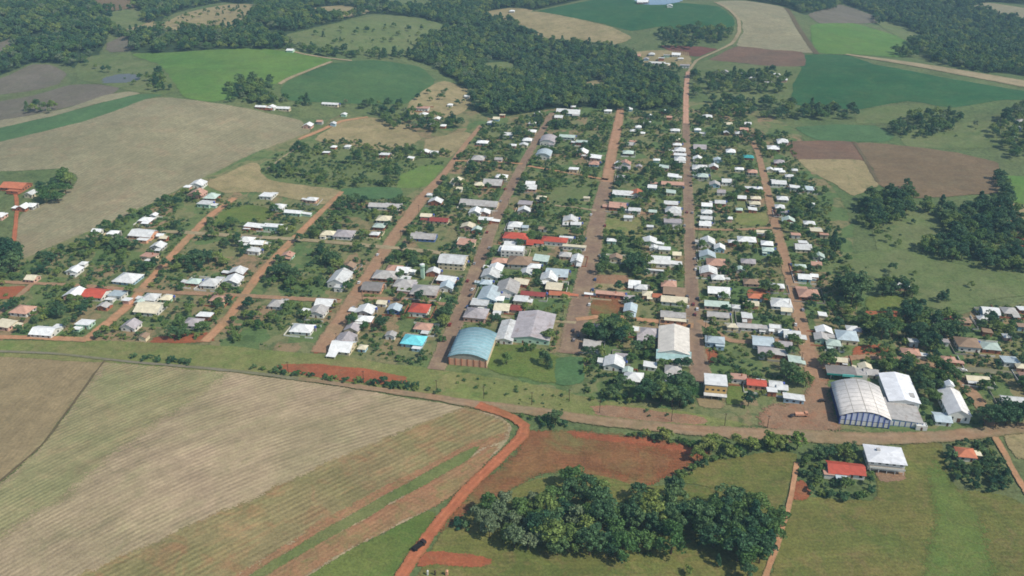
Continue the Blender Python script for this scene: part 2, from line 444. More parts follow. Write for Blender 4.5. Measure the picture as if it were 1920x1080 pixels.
# ------------------------------------------------------------------ ground sheet to the horizon
xs = np.array([-16000, -11000, -7500, -5200, -3800, -2900, -2300, -1900] + list(range(-1640, 1641, 20)) + [1900, 2300, 2900, 3800, 5200, 7500, 11000, 16000], float)
ys = np.array([-9000, -5000, -2500, -1200, -500, -150] + list(range(60, 2641, 20)) + [2800, 3100, 3600, 4300, 5400, 7000, 9500, 13000, 18000], float)
gx, gy = np.meshgrid(xs, ys)
gz = hgt(gx, gy)
nx_, ny_ = len(xs), len(ys)
gv = np.stack([gx.ravel(), gy.ravel(), gz.ravel()], 1)
idx = np.arange(nx_ * ny_).reshape(ny_, nx_)
gf = np.stack([idx[:-1, :-1].ravel(), idx[:-1, 1:].ravel(), idx[1:, 1:].ravel(), idx[1:, :-1].ravel()], 1)
ground = new_obj('ground', gv.tolist(), gf.tolist(), M['ground'], smooth=True)
ground.data.attributes.new('inside', 'FLOAT', 'POINT').data.foreach_set('value', [2.0] * len(gv))
tag(ground, 'rolling green countryside under the town and its fields', 'ground', kind='structure')

LAYER0, LSTEP = 0.14, 0.05
NP = [0]
def lift(layer):               # every sheet gets a height of its own
    NP[0] += 1
    return LAYER0 + LSTEP * layer + .004 * (NP[0] % 12)

def catmull(pts, closed, step, k_=.6):
    pts = np.asarray(pts, float); n = len(pts); out = []
    segs = n if closed else n - 1
    for i in range(segs):
        if closed: p0, p1, p2, p3 = pts[(i - 1) % n], pts[i], pts[(i + 1) % n], pts[(i + 2) % n]
        else: p0, p1, p2, p3 = pts[max(i - 1, 0)], pts[i], pts[i + 1], pts[min(i + 2, n - 1)]
        k = max(1, int(np.linalg.norm(p2 - p1) / step))
        for j in range(k):
            t = j / k
            a = .5 * ((2 * p1) + (p2 - p0) * t + (2 * p0 - 5 * p1 + 4 * p2 - p3) * t * t + (3 * p1 - p0 - 3 * p2 + p3) * t ** 3)
            lp = p1 + (p2 - p1) * t
            out.append(k_ * a + (1 - k_) * lp)
    if not closed: out.append(pts[-1])
    return np.array(out)

def inpoly(x, y, poly):
    x = np.asarray(x); y = np.asarray(y); ins = np.zeros(x.shape, bool)
    n = len(poly); j = n - 1
    for i in range(n):
        xi, yi = poly[i]; xj, yj = poly[j]
        c = ((yi > y) != (yj > y)) & (x < (xj - xi) * (y - yi) / (yj - yi + 1e-12) + xi)
        ins ^= c; j = i
    return ins

NOVEG = []
def patch(name, label, poly, mat, layer=0, jit=2.2, cat='field', soft=2.6):
    px = np.array(P(poly))
    wx, wy = G(px[:, 0], px[:, 1])
    pts = catmull(np.stack([wx, wy], 1), True, 5.0, .45)
    if cat in ('lot', 'yard') and 'shrubby' not in label: NOVEG.append(list(zip(wx, wy)))
    for i, p in enumerate(pts):     # ragged natural edge
        nv = mnoise.noise_vector(Vector((p[0] / 14.0, p[1] / 14.0, layer * 3.1))); nw = mnoise.noise_vector(Vector((p[0] / 5.0, p[1] / 5.0, 7.7)))
        pts[i] = p + jit * (np.array([nv.x, nv.y]) + .15 * np.array([nw.x, nw.y]))
    lo, hi = pts.min(0) - soft, pts.max(0) + soft
    big = max(hi - lo)
    c = 2.0 if big < 45 else (3.0 if big < 120 else (5.0 if big < 320 else 7.0))
    ax, ay = np.meshgrid(np.arange(lo[0] - c, hi[0] + 2 * c, c), np.arange(lo[1] - c, hi[1] + 2 * c, c))
    fx, fy = ax.ravel(), ay.ravel()
    A = pts; Bq = np.roll(pts, -1, 0); dAB = Bq - A; L2 = (dAB ** 2).sum(1) + 1e-9
    sd = np.empty(len(fx))
    for i in range(0, len(fx), 4000):          # signed distance to the outline
        qx, qy = fx[i:i + 4000, None] - A[None, :, 0], fy[i:i + 4000, None] - A[None, :, 1]
        t = np.clip((qx * dAB[:, 0] + qy * dAB[:, 1]) / L2, 0, 1)
        sd[i:i + 4000] = np.sqrt(((qx - t * dAB[:, 0]) ** 2 + (qy - t * dAB[:, 1]) ** 2).min(1))
    sd = np.where(inpoly(fx, fy, [tuple(p) for p in pts]), sd, -sd)
    ins = np.clip(sd / soft + .48, -2.0, 3.0)
    ny2, nx2 = ax.shape; ix = np.arange(ny2 * nx2).reshape(ny2, nx2)
    q = np.stack([ix[:-1, :-1].ravel(), ix[:-1, 1:].ravel(), ix[1:, 1:].ravel(), ix[1:, :-1].ravel()], 1)
    q = q[ins[q].max(1) > -.1]
    used = np.unique(q); remap = np.full(len(fx), -1); remap[used] = np.arange(len(used))
    vx, vy = fx[used], fy[used]
    o = new_obj(name, np.column_stack([vx, vy, hgt(vx, vy) + lift(layer)]).tolist(), remap[q].tolist(), mat, smooth=True)
    o.data.attributes.new('inside', 'FLOAT', 'POINT').data.foreach_set('value', ins[used].tolist())
    return tag(o, label, cat, kind='structure')

ROADS = []     # (points, half width) for keeping plants off the streets

def ribbon(name, label, line, width, mat, layer=8, jit=.5, cat='road', keep=True):
    """line: pixel points; width in metres (one number, or one per point)"""
    px = np.array(P(line)); wx, wy = G(px[:, 0], px[:, 1])
    ww = np.full(len(px), float(width)) if np.isscalar(width) else np.array(width, float)
    pw = catmull(np.stack([wx, wy, ww], 1), False, 6.0)
    xy = pw[:, :2]
    tg = np.gradient(xy, axis=0); tg /= np.linalg.norm(tg, axis=1)[:, None] + 1e-9
    nr = np.stack([-tg[:, 1], tg[:, 0]], 1)
    cols = 5; V = []; UV = []; Fc = []
    for i in range(len(xy)):
        for c in range(cols):
            t = c / (cols - 1)
            e = 0.0
            if c in (0, cols - 1):
                e = jit * (mnoise.noise(Vector((xy[i, 0] / 4.0, xy[i, 1] / 4.0, c * 5.0))) * 1.6 + mnoise.noise(Vector((xy[i, 0] / 19.0, xy[i, 1] / 19.0, c * 9.0))))
            off = (t - .5) * pw[i, 2] + (e if c else -e)
            p = xy[i] + nr[i] * off
            V.append((p[0], p[1])); UV.append(t)
    va = np.array(V); z = hgt(va[:, 0], va[:, 1]) + lift(layer)
    for i in range(len(xy) - 1):
        for c in range(cols - 1):
            a = i * cols + c
            Fc.append((a, a + cols, a + cols + 1, a + 1))
    o = new_obj(name, np.column_stack([va, z]).tolist(), Fc, mat, smooth=True)
    me = o.data; uv = me.uv_layers.new(name='UVMap')
    for lp in me.loops: uv.data[lp.index].uv = (UV[lp.vertex_index], 0)
    bm = bmesh.new(); bm.from_mesh(me); bmesh.ops.recalc_face_normals(bm, faces=bm.faces)
    if bm.faces and sum(f.normal.z for f in bm.faces) < 0: bmesh.ops.reverse_faces(bm, faces=bm.faces[:])
    bm.to_mesh(me); bm.free()
    if keep: ROADS.append((xy, pw[:, 2] / 2))
    return tag(o, label, cat, kind='structure')

# ------------------------------------------------------------------ fields beyond the town
patch('stubble_field', 'large pale stubble field sloping down towards the scattered farm houses', '-60,282 40,252 100,236 200,198 300,183 380,190 470,205 560,225 582,246 560,264 480,300 400,337 340,352 270,390 220,410 160,440 110,470 60,492 28,480 24,440 40,400 92,378 142,345 140,328 118,316 40,320 -60,322', M['stubble'], 0)
patch('crop_field', 'curving dark green strip of crop above the large stubble field', '-60,252 0,238 100,218 180,196 240,178 305,177 262,190 210,210 150,230 60,252 0,266 -60,282', M['crop_dark'], 1)
patch('stubble_field', 'narrow pale stubble strip along the curving green crop', '-60,236 0,226 60,216 130,202 200,178 240,172 262,176 180,195 100,218 0,240 -60,252', M['stubble_far'], 2)
patch('fallow_field', 'grey brown fallow field below the dark conifer wood', '-60,160 0,148 60,121 95,122 125,138 108,158 60,170 0,178 -60,186', M['greybrown'], 0)
patch('fallow_field', 'grey brown fallow field with shrubs along its upper edge', '-60,206 0,190 60,180 130,160 180,158 225,166 190,186 120,203 60,216 0,226 -60,236', M['greybrown'], 1)
patch('pasture', 'olive pasture round the small grey pond', '140,125 170,105 240,100 252,112 300,120 330,150 330,170 300,178 240,170 200,160 150,150', M['pasture'], 1)
patch('pond', 'small grey blue farm pond beside the bright green field', '196,147 225,140 256,141 258,150 230,155 200,155', plain_mat('pond_water', (104, 110, 110), .05, .05, .55, .2), 3, 1.0, 'pond', 1.0)
patch('crop_field', 'bright green crop field below the wooded hill', '246,102 330,98 480,91 545,98 622,110 598,126 540,145 520,156 500,160 430,185 392,192 345,182 330,160 300,122', M['crop'], 2)
patch('crop_field', 'blue green crop field beside the wood above the dry slope', '526,166 545,150 620,120 700,113 785,125 815,150 805,168 762,194 690,196 600,192 540,188', M['crop_blue'], 2)
patch('pasture', 'rounded olive hill pasture dotted with trees', '505,74 580,56 640,42 720,28 800,36 832,50 805,72 770,96 720,102 640,94 560,84', M['pasture'], 2)
patch('pasture', 'pale hill pasture among the far woods', '200,42 255,22 300,45 350,24 430,8 490,10 480,34 425,60 340,56 280,62 215,58', M['dry'], 2)
patch('pasture', 'small brown clearing in the far wood', '125,0 165,-8 200,2 180,14 150,16', M['brown'], 2)
patch('fallow_field', 'brown clearing between the far woods and the green field', '200,82 245,64 258,80 245,96 205,98', M['greybrown'], 2)
patch('dry_slope', 'bare dry slope with a few houses below the blue green field', '765,196 800,166 835,152 878,168 884,196 860,216 805,226 770,215', M['dry'], 3, cat='slope')
patch('crop_field', 'vivid green crop field near the far lake', '1000,24 1090,4 1180,-8 1260,4 1345,12 1376,36 1372,56 1310,62 1240,50 1185,58 1110,40', M['crop_teal'], 2)
patch('dry_field', 'tan grass strip between the wood and the vivid green field', '940,34 1005,22 1080,35 1150,52 1185,72 1150,84 1090,76 1020,72 985,52', M['dry'], 3)
patch('lake', 'far lake behind the vivid green field', '1188,-4 1230,-10 1290,-6 1270,4 1236,9 1205,7', plain_mat('lake_water', (130, 156, 178), .05, .02, .15, .5), 4, 1.0, 'lake', 1.0)
patch('stubble_field', 'pale stubble field beside the curving dirt track', '1342,4 1400,2 1470,14 1492,40 1530,99 1440,93 1380,86 1394,60 1388,36 1360,16', M['stubble_far'], 2)
patch('ploughed_field', 'red brown ploughed strip below the pale stubble field', '1330,112 1382,87 1440,93 1504,98 1508,124 1440,124 1380,117', M['redbrown'], 3)
patch('ploughed_field', 'dark red ploughed patch beside the hamlet', '1240,86 1290,86 1345,92 1310,106 1270,102', field_mat('dark_red_soil', (126, 84, 72), (118, 80, 68), None, 30, 10), 3)
patch('pasture', 'olive pasture beside the dirt track near the hamlet', '1306,122 1335,111 1400,121 1502,126 1490,150 1478,186 1420,196 1340,190 1310,160', M['pasture'], 2)
patch('crop_field', 'green crop field under the dark blue wooded hill', '1520,48 1600,44 1690,70 1716,94 1690,108 1600,102 1534,99', M['crop'], 2)
patch('fallow_field', 'grey brown fallow patch in front of the dark wooded hill', '1516,26 1570,8 1640,30 1656,42 1600,44 1536,44', M['greybrown'], 2)
patch('fallow_field', 'pale fallow strip on the dark wooded hill', '1810,6 1860,6 1940,18 1990,30 1990,56 1920,40 1866,26', M['stubble_far'], 2)
patch('crop_field', 'wide teal green crop field below the pale field strip', '1506,104 1590,104 1640,121 1760,144 1900,168 1990,178 1990,190 1880,188 1790,202 1700,190 1600,206 1488,196 1486,160', M['crop_teal'], 2)
patch('pasture', 'small olive pasture between the tree line and the teal crop', '1612,206 1720,195 1756,202 1700,226 1608,232', M['pasture'], 3)
patch('crop_field', 'narrow green crop strip above the red brown field', '1490,240 1560,234 1640,236 1676,256 1660,266 1540,264', M['crop_dark'], 3)
patch('pasture', 'green pasture behind the tree clump', '1690,250 1780,232 1900,226 1960,240 1920,270 1800,280 1700,274', M['pasture'], 1)
patch('ploughed_field', 'red brown ploughed field behind the last town houses', '1478,266 1560,264 1612,269 1628,302 1560,300 1500,302 1480,288', M['redbrown'], 3)
patch('ploughed_field', 'wide brown ploughed field above the dark gully trees', '1608,268 1700,274 1790,286 1872,306 1866,332 1874,362 1820,366 1720,372 1648,348 1632,312', M['brown'], 4)
patch('stubble_field', 'olive stubble field beside the brown ploughed field', '1500,300 1560,299 1620,302 1646,346 1600,368 1562,344 1520,322', M['dry'], 3)
patch('crop_field', 'small green field beside the brown ploughed field', '1872,330 1940,332 1990,340 1990,390 1900,380 1876,352', M['crop'], 3)
patch('pasture', 'grassy hollow between the dark gully trees', '1636,430 1680,388 1720,384 1762,412 1770,430 1745,444 1700,468 1650,478', M['pasture'], 2)
patch('pasture', 'long sloping meadow below the dark gully trees', '1556,486 1650,468 1720,474 1850,508 1990,514 1990,548 1870,560 1810,584 1745,578 1690,548 1640,520 1580,512', M['pasture'], 2)
patch('bare_ground', 'bare red earth bank beside the gully trees', '1890,448 1960,440 1990,470 1920,476', M['red'], 3, cat='bare earth')
patch('dry_field', 'dry pasture beyond the gully trees', '1872,380 1990,392 1990,440 1890,436', M['dry'], 2)

WOOD_A = ['-80,20 60,-30 180,10 210,40 200,76 180,110 140,128 120,120 60,118 0,142 -80,150', '200,58 260,62 340,58 430,62 470,40 500,70 560,84 500,94 420,92 300,100 246,98 250,80', '-80,-40 120,-50 400,-50 700,-50 960,-50 960,30 900,62 830,46 790,34 700,26 640,40 580,54 520,66 470,40 480,10 420,4 330,24 290,44 210,40 190,6', '840,46 960,-50 1100,-60 1180,-30 1090,0 1000,20 940,32 985,54 900,60']
WOOD_B = ['1560,-40 2000,-60 2000,10 1860,4 1820,10 1866,28 2000,62 2000,150 1900,140 1800,128 1740,110 1716,92 1690,70 1640,42 1640,28 1580,6', '1440,-50 1560,-40 1580,8 1510,28 1470,12 1400,0']
WOOD_C = ['830,60 870,50 960,52 1020,76 1090,86 1150,92 1190,105 1200,130 1270,150 1278,204 1170,208 1100,202 1040,204 980,214 920,222 890,206 882,180 850,150 815,128 770,110 790,80']
for k_, pl_ in enumerate(WOOD_A + WOOD_B + WOOD_C):
    patch('wood_floor', ('shaded dark green floor of the far hill wood' if k_ < 4 else ('shaded floor of the wood above the pale field strip' if k_ < 6 else 'shaded floor of the valley wood')), pl_, M['woodfloor'], 1, 3.0, 'ground', 7)
CLEAR = []
def clearing(label, poly, mat):
    CLEAR.append([tuple(p) for p in np.stack(G(*np.array(P(poly)).T), 1)])
    patch('clearing', label, poly, mat, 3, 3.0, 'clearing', 5)
clearing('pale trodden ground round the far hamlet houses', '1192,98 1240,94 1290,98 1294,124 1250,126 1196,120', M['dry'])
clearing('pale brown clearing high in the far hill wood', '170,6 210,-6 260,4 250,18 200,20', M['brown'])
clearing('olive clearing in the far hill wood beside the pale pasture', '205,24 262,16 272,44 230,56 206,46', M['pasture'])
clearing('narrow dry clearing across the far hill wood', '560,18 640,10 700,20 660,32 590,32', M['dry'])
clearing('green clearing at the top of the far hill wood', '700,0 780,-6 830,6 800,20 730,16', M['pasture'])
clearing('dry clearing with a white house near the far wood edge', '900,24 960,14 1000,20 970,34 920,40', M['dry'])
clearing('grey clearing at the edge of the far hill wood', '0,80 24,72 26,100 0,112 -40,112 -40,86', M['greybrown'])
clearing('pale strip clearing in the dark wood above the pale field strip', '1640,36 1700,52 1740,80 1720,86 1660,56', M['pasture'])
clearing('small pasture in the valley wood', '905,120 950,116 980,128 950,142 910,140', M['pasture'])
clearing('dry glade in the valley wood below the hamlet track', '1080,160 1120,150 1150,158 1110,178', M['dry'])

# ------------------------------------------------------------------ the town floor and lots
patch('town_ground', 'grassy and earthen yards between the town houses', '-60,525 60,478 230,405 350,350 470,290 600,240 640,215 780,225 900,205 1030,196 1160,196 1290,190 1420,206 1500,250 1510,300 1560,350 1600,420 1600,500 1660,560 1780,590 1990,560 1990,800 1700,812 1450,800 1290,790 1100,760 820,696 600,668 370,648 -60,640', M['town'], 0, cat='ground', soft=6)
patch('garden_lot', 'dark green shrubby lot beside the pale dry grass', '472,322 560,272 640,262 760,275 870,270 790,352 740,372 640,358 560,345 500,340', M['pasture'], 3, cat='lot')
patch('dry_field', 'pale dry grass field above the shrubby lot', '590,262 640,228 700,222 770,238 790,262 730,284 660,274', M['dry'], 4)
patch('dry_field', 'pale dry grass wedge beside the long dirt street', '800,262 870,248 885,252 856,284 840,296 796,288', M['dry'], 4)
patch('dry_field', 'pale dry grass lot between the dirt streets and the stubble', '385,345 440,318 480,304 500,336 570,348 640,358 610,384 560,376 480,360 420,362', M['dry'], 4)
patch('garden_lot', 'bright green triangular lawn beside the long dirt street', '750,330 790,312 832,312 800,350 745,352', M['brighttri'], 5, cat='lot')
patch('garden_lot', 'mown green strip lot beside the long dirt street', '640,356 700,350 750,352 748,372 660,374', M['crop_dark'], 5, cat='lot')
patch('bare_ground', 'bare brown lot beside the grey roofed long house', '612,384 690,380 694,392 616,394', M['brown'], 5, cat='bare earth')
patch('garden_lot', 'green lawn lot beside the dirt street and the white long house', '412,398 470,384 520,396 500,412 440,420 400,426', M['lush'], 4, cat='lot')
patch('garden_lot', 'bare sports lot of brown grass beside the wide avenue', '1108,516 1176,518 1180,534 1104,532', M['dirtyard'], 5, cat='lot')
patch('garden_lot', 'cream gravel lot beside the wide avenue', '1112,532 1172,536 1172,544 1108,542', M['dry'], 6, cat='lot')
patch('garden_lot', 'red earth sports court beside the wide avenue', '1112,562 1168,562 1168,590 1108,590', M['redfield'], 5, 1.0, cat='lot')
patch('garden_lot', 'open olive grass lot beside the wide avenue', '1136,412 1200,408 1200,446 1136,446', M['verge'], 5, cat='lot')
patch('garden_lot', 'open olive grass lot with a pale edge near the street bend', '1380,398 1436,400 1440,424 1384,422', M['verge'], 5, cat='lot')
patch('garden_lot', 'open grass lot beside the broad avenue bend', '1040,352 1108,352 1100,384 1030,376', M['pasture'], 5, cat='lot')
patch('garden_lot', 'open lawn in front of the long grey roofed school', '918,650 985,648 1050,670 1050,720 960,706 916,694', M['lush'], 5, cat='lot')
patch('garden_lot', 'dark green vegetable plot at the foot of the avenue', '1044,672 1094,672 1092,720 1044,722', M['crop_dark'], 6, 1.2, cat='lot')
patch('garden_lot', 'vivid green lawn beside the tall yellow building', '1366,724 1400,722 1404,742 1386,760 1364,760', M['lush'], 6, 1.0, cat='lot')
patch('garden_lot', 'small vivid green lawn under the meadow trees', '1628,556 1690,556 1690,578 1626,582', M['lush'], 6, 1.2, cat='lot')
patch('bare_ground', 'red earth lot beside the pale teal house', '1604,650 1660,646 1664,664 1600,668', M['red'], 6, 1.0, cat='bare earth')
patch('bare_ground', 'red earth at the foot of the dirt street', '290,632 390,622 400,640 330,646 280,642', M['red'], 5, cat='bare earth')
patch('bare_ground', 'red earth apron at the foot of the long dirt street', '585,650 612,644 614,660 590,664', M['red'], 5, 1.0, cat='bare earth')
patch('bare_ground', 'red earth bank beside the lone dirt lane', '-60,540 40,538 60,544 20,560 -60,568', M['red'], 5, cat='bare earth')
patch('bare_ground', 'red earth yard behind the red roofed house', '1404,544 1440,542 1444,562 1402,562', M['red'], 5, 1.0, cat='bare earth')
patch('bare_ground', 'red earth yard beside the church hall street', '1318,655 1345,655 1342,680 1318,682', M['red'], 5, 1.0, cat='bare earth')
patch('dirt_yard', 'wide brown dirt yard where the streets meet the main road', '1424,786 1440,762 1486,756 1516,724 1518,684 1530,655 1548,690 1554,740 1574,806 1500,816 1436,808', M['dirtyard'], 6, 2.5, cat='yard', soft=11)
patch('dirt_yard', 'brown dirt yard in front of the tall yellow building', '1306,744 1330,742 1362,760 1352,768 1312,762', M['tan'], 6, 1.0, cat='yard')
patch('bare_ground', 'red earth strip along the lane below the meadow', '1620,584 1720,586 1718,594 1622,594', M['red'], 6, 1.0, cat='bare earth')

# ------------------------------------------------------------------ foreground fields
patch('grass_verge', 'long grassy verge between the town and the main road', '-60,640 150,638 370,646 600,666 820,692 1010,722 1110,748 1250,768 1395,792 1410,806 1300,806 1120,788 1000,772 900,760 800,742 640,722 480,704 250,684 -60,664', M['verge'], 2, cat='verge')
patch('bare_ground', 'red earth bank along the main road', '515,686 600,682 700,696 760,708 764,720 700,722 600,708 530,698', M['red'], 4, cat='bare earth')
patch('bare_ground', 'brown earth bank above the main road', '1110,762 1200,766 1320,784 1330,796 1220,792 1120,780', M['dirtyard'], 4, cat='bare earth')
patch('tan_field', 'smooth tan field at the end of the main road', '-80,672 195,674 152,735 80,832 0,906 -80,970', M['tan'], 1, 1.0)
patch('striped_field', 'large stubble field with fine curved planting rows', '200,676 320,684 480,704 640,726 800,752 862,762 930,778 962,800 950,830 900,880 840,930 800,958 700,1010 560,1092 400,1180 -100,1180 -100,985 0,908 82,834 154,737', M['rows'], 1, 1.0)
patch('striped_field', 'greenish edge of the striped field beside the tan field', '200,678 320,688 420,704 380,740 300,790 220,850 120,930 40,985 -100,1060 -100,985 0,908 82,834 154,737', M['rowsgreen'], 2, 2.5, soft=22)
patch('striped_field', 'olive and red streaked band of rows across the striped field', '872,764 955,795 940,822 860,850 760,900 620,975 470,1066 330,1150 200,1180 60,1180 130,1085 300,1012 500,922 700,832', M['olivered'], 3, 2.5, soft=8)
patch('striped_field', 'upper reddish earth band above the terrace bank', '958,806 940,826 860,858 770,904 640,978 490,1072 400,1130 370,1128 470,1062 620,970 760,894 860,842', M['redstreak'], 4, 1.5, soft=5)
patch('striped_field', 'reddish earth band of the striped field beside the red road', '940,830 900,884 840,936 800,956 700,1006 560,1085 430,1160 380,1160 500,1076 650,990 800,906 880,860', M['redstreak'], 5, 1.5, soft=4)
patch('terrace_bank', 'grassy terrace bank curving through the striped field', '905,836 880,862 800,908 640,998 500,1080 400,1142 380,1140 478,1072 630,982 780,896 860,852', M['terrace'], 6, 1.0, cat='bank')
patch('grass_field', 'dark green grass wedge beside the red dirt road', '560,1092 660,1032 800,958 818,962 800,1000 760,1045 735,1085 690,1180 430,1180', M['lush'], 5, 1.2)
patch('red_field', 'bare red earth field behind the foreground wood', '985,812 1068,806 1200,820 1330,846 1300,868 1250,895 1200,912 1142,916 1064,884 1004,890 935,932 876,956 850,990 826,1010 840,965 905,900 970,850', M['redfield'], 2, 1.5, soft=9)
patch('red_field', 'brighter red strip of the bare earth field along the hedge', '1062,808 1200,822 1332,847 1310,856 1200,834 1080,822', M['red'], 4, 1.2, soft=7)
patch('red_field', 'olive weedy middle of the bare red field', '1090,836 1180,842 1260,862 1240,884 1170,892 1100,868', M['weedyred'], 5, 2.0, soft=22)
patch('red_field', 'olive weedy patch beside the red dirt road bend', '960,862 1010,842 1050,860 1010,888 960,900 930,910', M['weedyred'], 5, 2.0, soft=16)
patch('pasture', 'small olive pasture between the hedge and the foreground wood', '1250,906 1330,868 1420,850 1494,850 1482,900 1464,948 1400,932 1300,908', M['meadow'], 3, 1.2)
patch('meadow', 'large rough meadow in front of the white and red roofed houses', '1480,948 1500,930 1640,938 1640,890 1690,838 1762,828 1772,880 1798,915 1896,934 1990,1000 2060,1200 1420,1200 1446,1070', M['meadow'], 2, 1.5)
patch('meadow', 'lush green streak through the large rough meadow', '1750,860 1790,910 1835,960 1860,1020 1870,1110 1750,1110 1735,1040 1755,980 1742,920', M['lush'], 4, 3.0, soft=14)
patch('bare_ground', 'bare red earth beside the track to the red roofed house', '1484,908 1505,900 1524,925 1510,938 1488,940', M['red'], 5, .8, cat='bare earth')
patch('bare_ground', 'bare red earth terrace in front of the white roofed house', '1640,880 1690,876 1700,900 1650,906', M['dirtyard'], 5, .8, cat='bare earth')
patch('wood_floor', 'dry grass floor in and below the foreground wood', '830,1000 880,960 1000,900 1110,890 1200,912 1300,910 1464,950 1470,1000 1440,1080 1400,1180 760,1180 790,1060', M['meadow'], 3, 1.5, cat='ground')
patch('bare_ground', 'red earth patch beside the red dirt road junction', '800,1036 880,1040 930,1052 900,1064 820,1060 780,1064', M['red'], 5, 1.2, cat='bare earth')
patch('dry_field', 'tan field beside the dirt lane of the orange roofed house', '1880,818 1990,806 1990,850 1905,862', M['dry'], 3)

# ------------------------------------------------------------------ roads and streets
ribbon('dirt_street', 'orange dirt street ending at the large stubble field', '160,640 240,575 285,522 350,450 395,405 440,372', [9, 9, 8, 8, 8, 7], M['dirt'])
ribbon('dirt_street', 'orange dirt street ending at the pale dry grass lot', '384,642 430,595 490,510 555,445 605,395 642,360', [8, 8, 8, 8, 7, 5], M['dirt'])
ribbon('dirt_street', 'long brown dirt street running past the shrubby lot', '598,662 645,590 722,470 790,375 836,322 870,275 902,236', [13, 13, 12, 14, 8, 7, 6], M['dirtbrown'])
ribbon('street', 'cobbled street passing the arched gymnasium', '818,694 868,572 932,405 985,300 1036,212', [13, 12, 11, 9.5, 8], M['cobble'])
ribbon('avenue', 'broad cobbled avenue through the town centre', '1068,664 1086,580 1102,510 1122,405 1138,340', [17, 17, 17, 16, 14], M['cobble'])
ribbon('dirt_street', 'orange dirt end of the broad avenue', '1138,342 1148,285 1158,238 1164,204', [13, 12, 12, 10], M['dirtor'], 9)
ribbon('street', 'long straight street leading up to the far hamlet', '1318,720 1306,660 1299,590 1293,450 1289,330 1286,230', [16, 13, 11.5, 10.5, 10, 9], M['cobble'])
ribbon('dirt_road', 'pinkish dirt road climbing from the town to the hamlet', '1286,232 1286,190 1287,160 1290,135', [8, 8, 8, 7], M['dirtpink'], 9)
ribbon('dirt_street', 'brown street running from the dirt yard past the last houses', '1530,712 1502,610 1478,510 1448,400 1432,330 1420,285 1402,254', [14, 11, 10, 9, 8, 7, 6], M['dirtbrown'])
ribbon('main_road', 'gravel main road along the edge of the town', '560,711 640,722 800,744 900,760 1000,772 1120,790 1300,808 1480,818 1620,824 1760,820 1880,808 1990,794', [4, 5, 7, 9, 9.5, 10, 11, 12.5, 12.5, 11, 10, 10], M['mainroad'], 10)
ribbon('field_road', 'narrow grey track between the grassy verge and the tan field', '-80,657 100,664 250,680 480,701 570,713', [3, 3, 3.2, 3.6, 4.4], M['greyroad'], 9)
ribbon('dirt_road', 'winding red dirt road beside the striped field', '690,1180 748,1090 790,1025 838,962 900,895 950,848 980,818 984,800 962,784 925,770 895,761', [7, 7, 7, 7, 7, 7, 8, 8, 7, 7, 8], M['dirtred'], 11)
ribbon('cross_street', 'dirt cross street between the two orange dirt streets', '-40,528 60,532 160,537 262,546 380,552 470,556 640,566', [5, 5, 6, 6, 6, 6, 7], M['dirtbrown'], 9)
ribbon('cross_street', 'pale dirt cross street leading to the pink walled house', '285,434 365,438 560,450 740,466 836,476', [6, 7.5, 7, 7.5, 7], M['paleway'], 9)
ribbon('cross_street', 'dirt lane along the foot of the scattered houses', '-60,632 60,634 165,638', [6, 6, 7], M['dirt'], 9)
ribbon('dirt_lane', 'lone dirt lane past the red earth bank', '-30,610 10,580 40,552 60,534', 5, M['dirtbrown'], 9)
ribbon('cross_street', 'narrow cross street between the long dirt street and the cobbled street', '852,302 920,304 980,308', 4.5, M['dirt'], 9)
ribbon('cross_street', 'narrow dirt cross street joining the broad avenue', '990,312 1060,324 1140,338', 5, M['dirt'], 9)
ribbon('cross_street', 'faint grassy cross lane above the red roofed church', '1040,386 1080,390 1118,396', 4, M['paleway'], 9)
ribbon('cross_street', 'dirt cross street from the avenue to the church hall', '1080,600 1140,594 1200,600 1300,612', [6, 6, 6, 8], M['dirt'], 9)
ribbon('cross_street', 'cross street below the yellow gabled house', '650,560 760,562 860,575', 5, M['dirtbrown'], 9)
ribbon('cross_street', 'cross street from the cobbled street to the avenue', '872,580 960,598 1080,606', 4, M['paleway'], 9, cat='lane')
ribbon('cross_street', 'narrow cross street from the straight street to the brown street', '1300,430 1370,432 1450,428', 5, M['dirtbrown'], 9)
ribbon('cross_street', 'short cross street beside the terracotta roofed hall', '1160,397 1220,402 1288,408', 5, M['dirtbrown'], 9)
ribbon('cross_street', 'cross street beside the white church hall', '1310,602 1370,640 1450,640 1510,640', [6, 5, 6, 8], M['dirtbrown'], 9)
ribbon('cross_street', 'street from the dirt yard to the eastern houses', '1532,690 1600,672 1680,672 1780,694', [8, 6, 6, 8], M['dirtbrown'], 9)
ribbon('grey_road', 'grey road through the houses beside the meadow', '1775,692 1840,696 1920,704 1990,708', 7, M['greyroad'], 10)
ribbon('dirt_street', 'brown street beside the white chapel', '1780,694 1812,724 1840,762 1866,808', [8, 9, 9, 9], M['dirtbrown'], 9)
ribbon('dirt_lane', 'orange dirt lane beside the orange roofed house', '1864,818 1884,852 1906,895 1950,960 1990,1010', 4, M['dirt'], 10)
ribbon('dirt_track', 'narrow orange track past the foreground wood', '1494,868 1488,905 1476,960 1458,1020 1434,1085 1410,1160', 3, M['dirt'], 10)
ribbon('dirt_track', 'curving dirt track climbing the pale stubble field', '1290,136 1306,114 1340,98 1372,82 1386,60 1384,36 1364,16 1340,4', [6, 6, 6, 7, 7, 7, 7, 7], M['paleway'], 9)
ribbon('field_strip', 'pale field strip above the teal green crop', '1586,102 1640,110 1720,122 1800,136 1880,150 1990,170', [8, 22, 36, 48, 54, 56], M['paleway'], 8)  # strip of pale field laid as a ribbon, not a road
ribbon('farm_track', 'brown track beside the pale stubble field', '1474,16 1492,44 1510,72 1532,102', 9, M['darkline'], 8)
ribbon('farm_track', 'narrow dark track between the brown ploughed fields', '1600,266 1620,296 1646,342', 4, M['darkline'], 9)
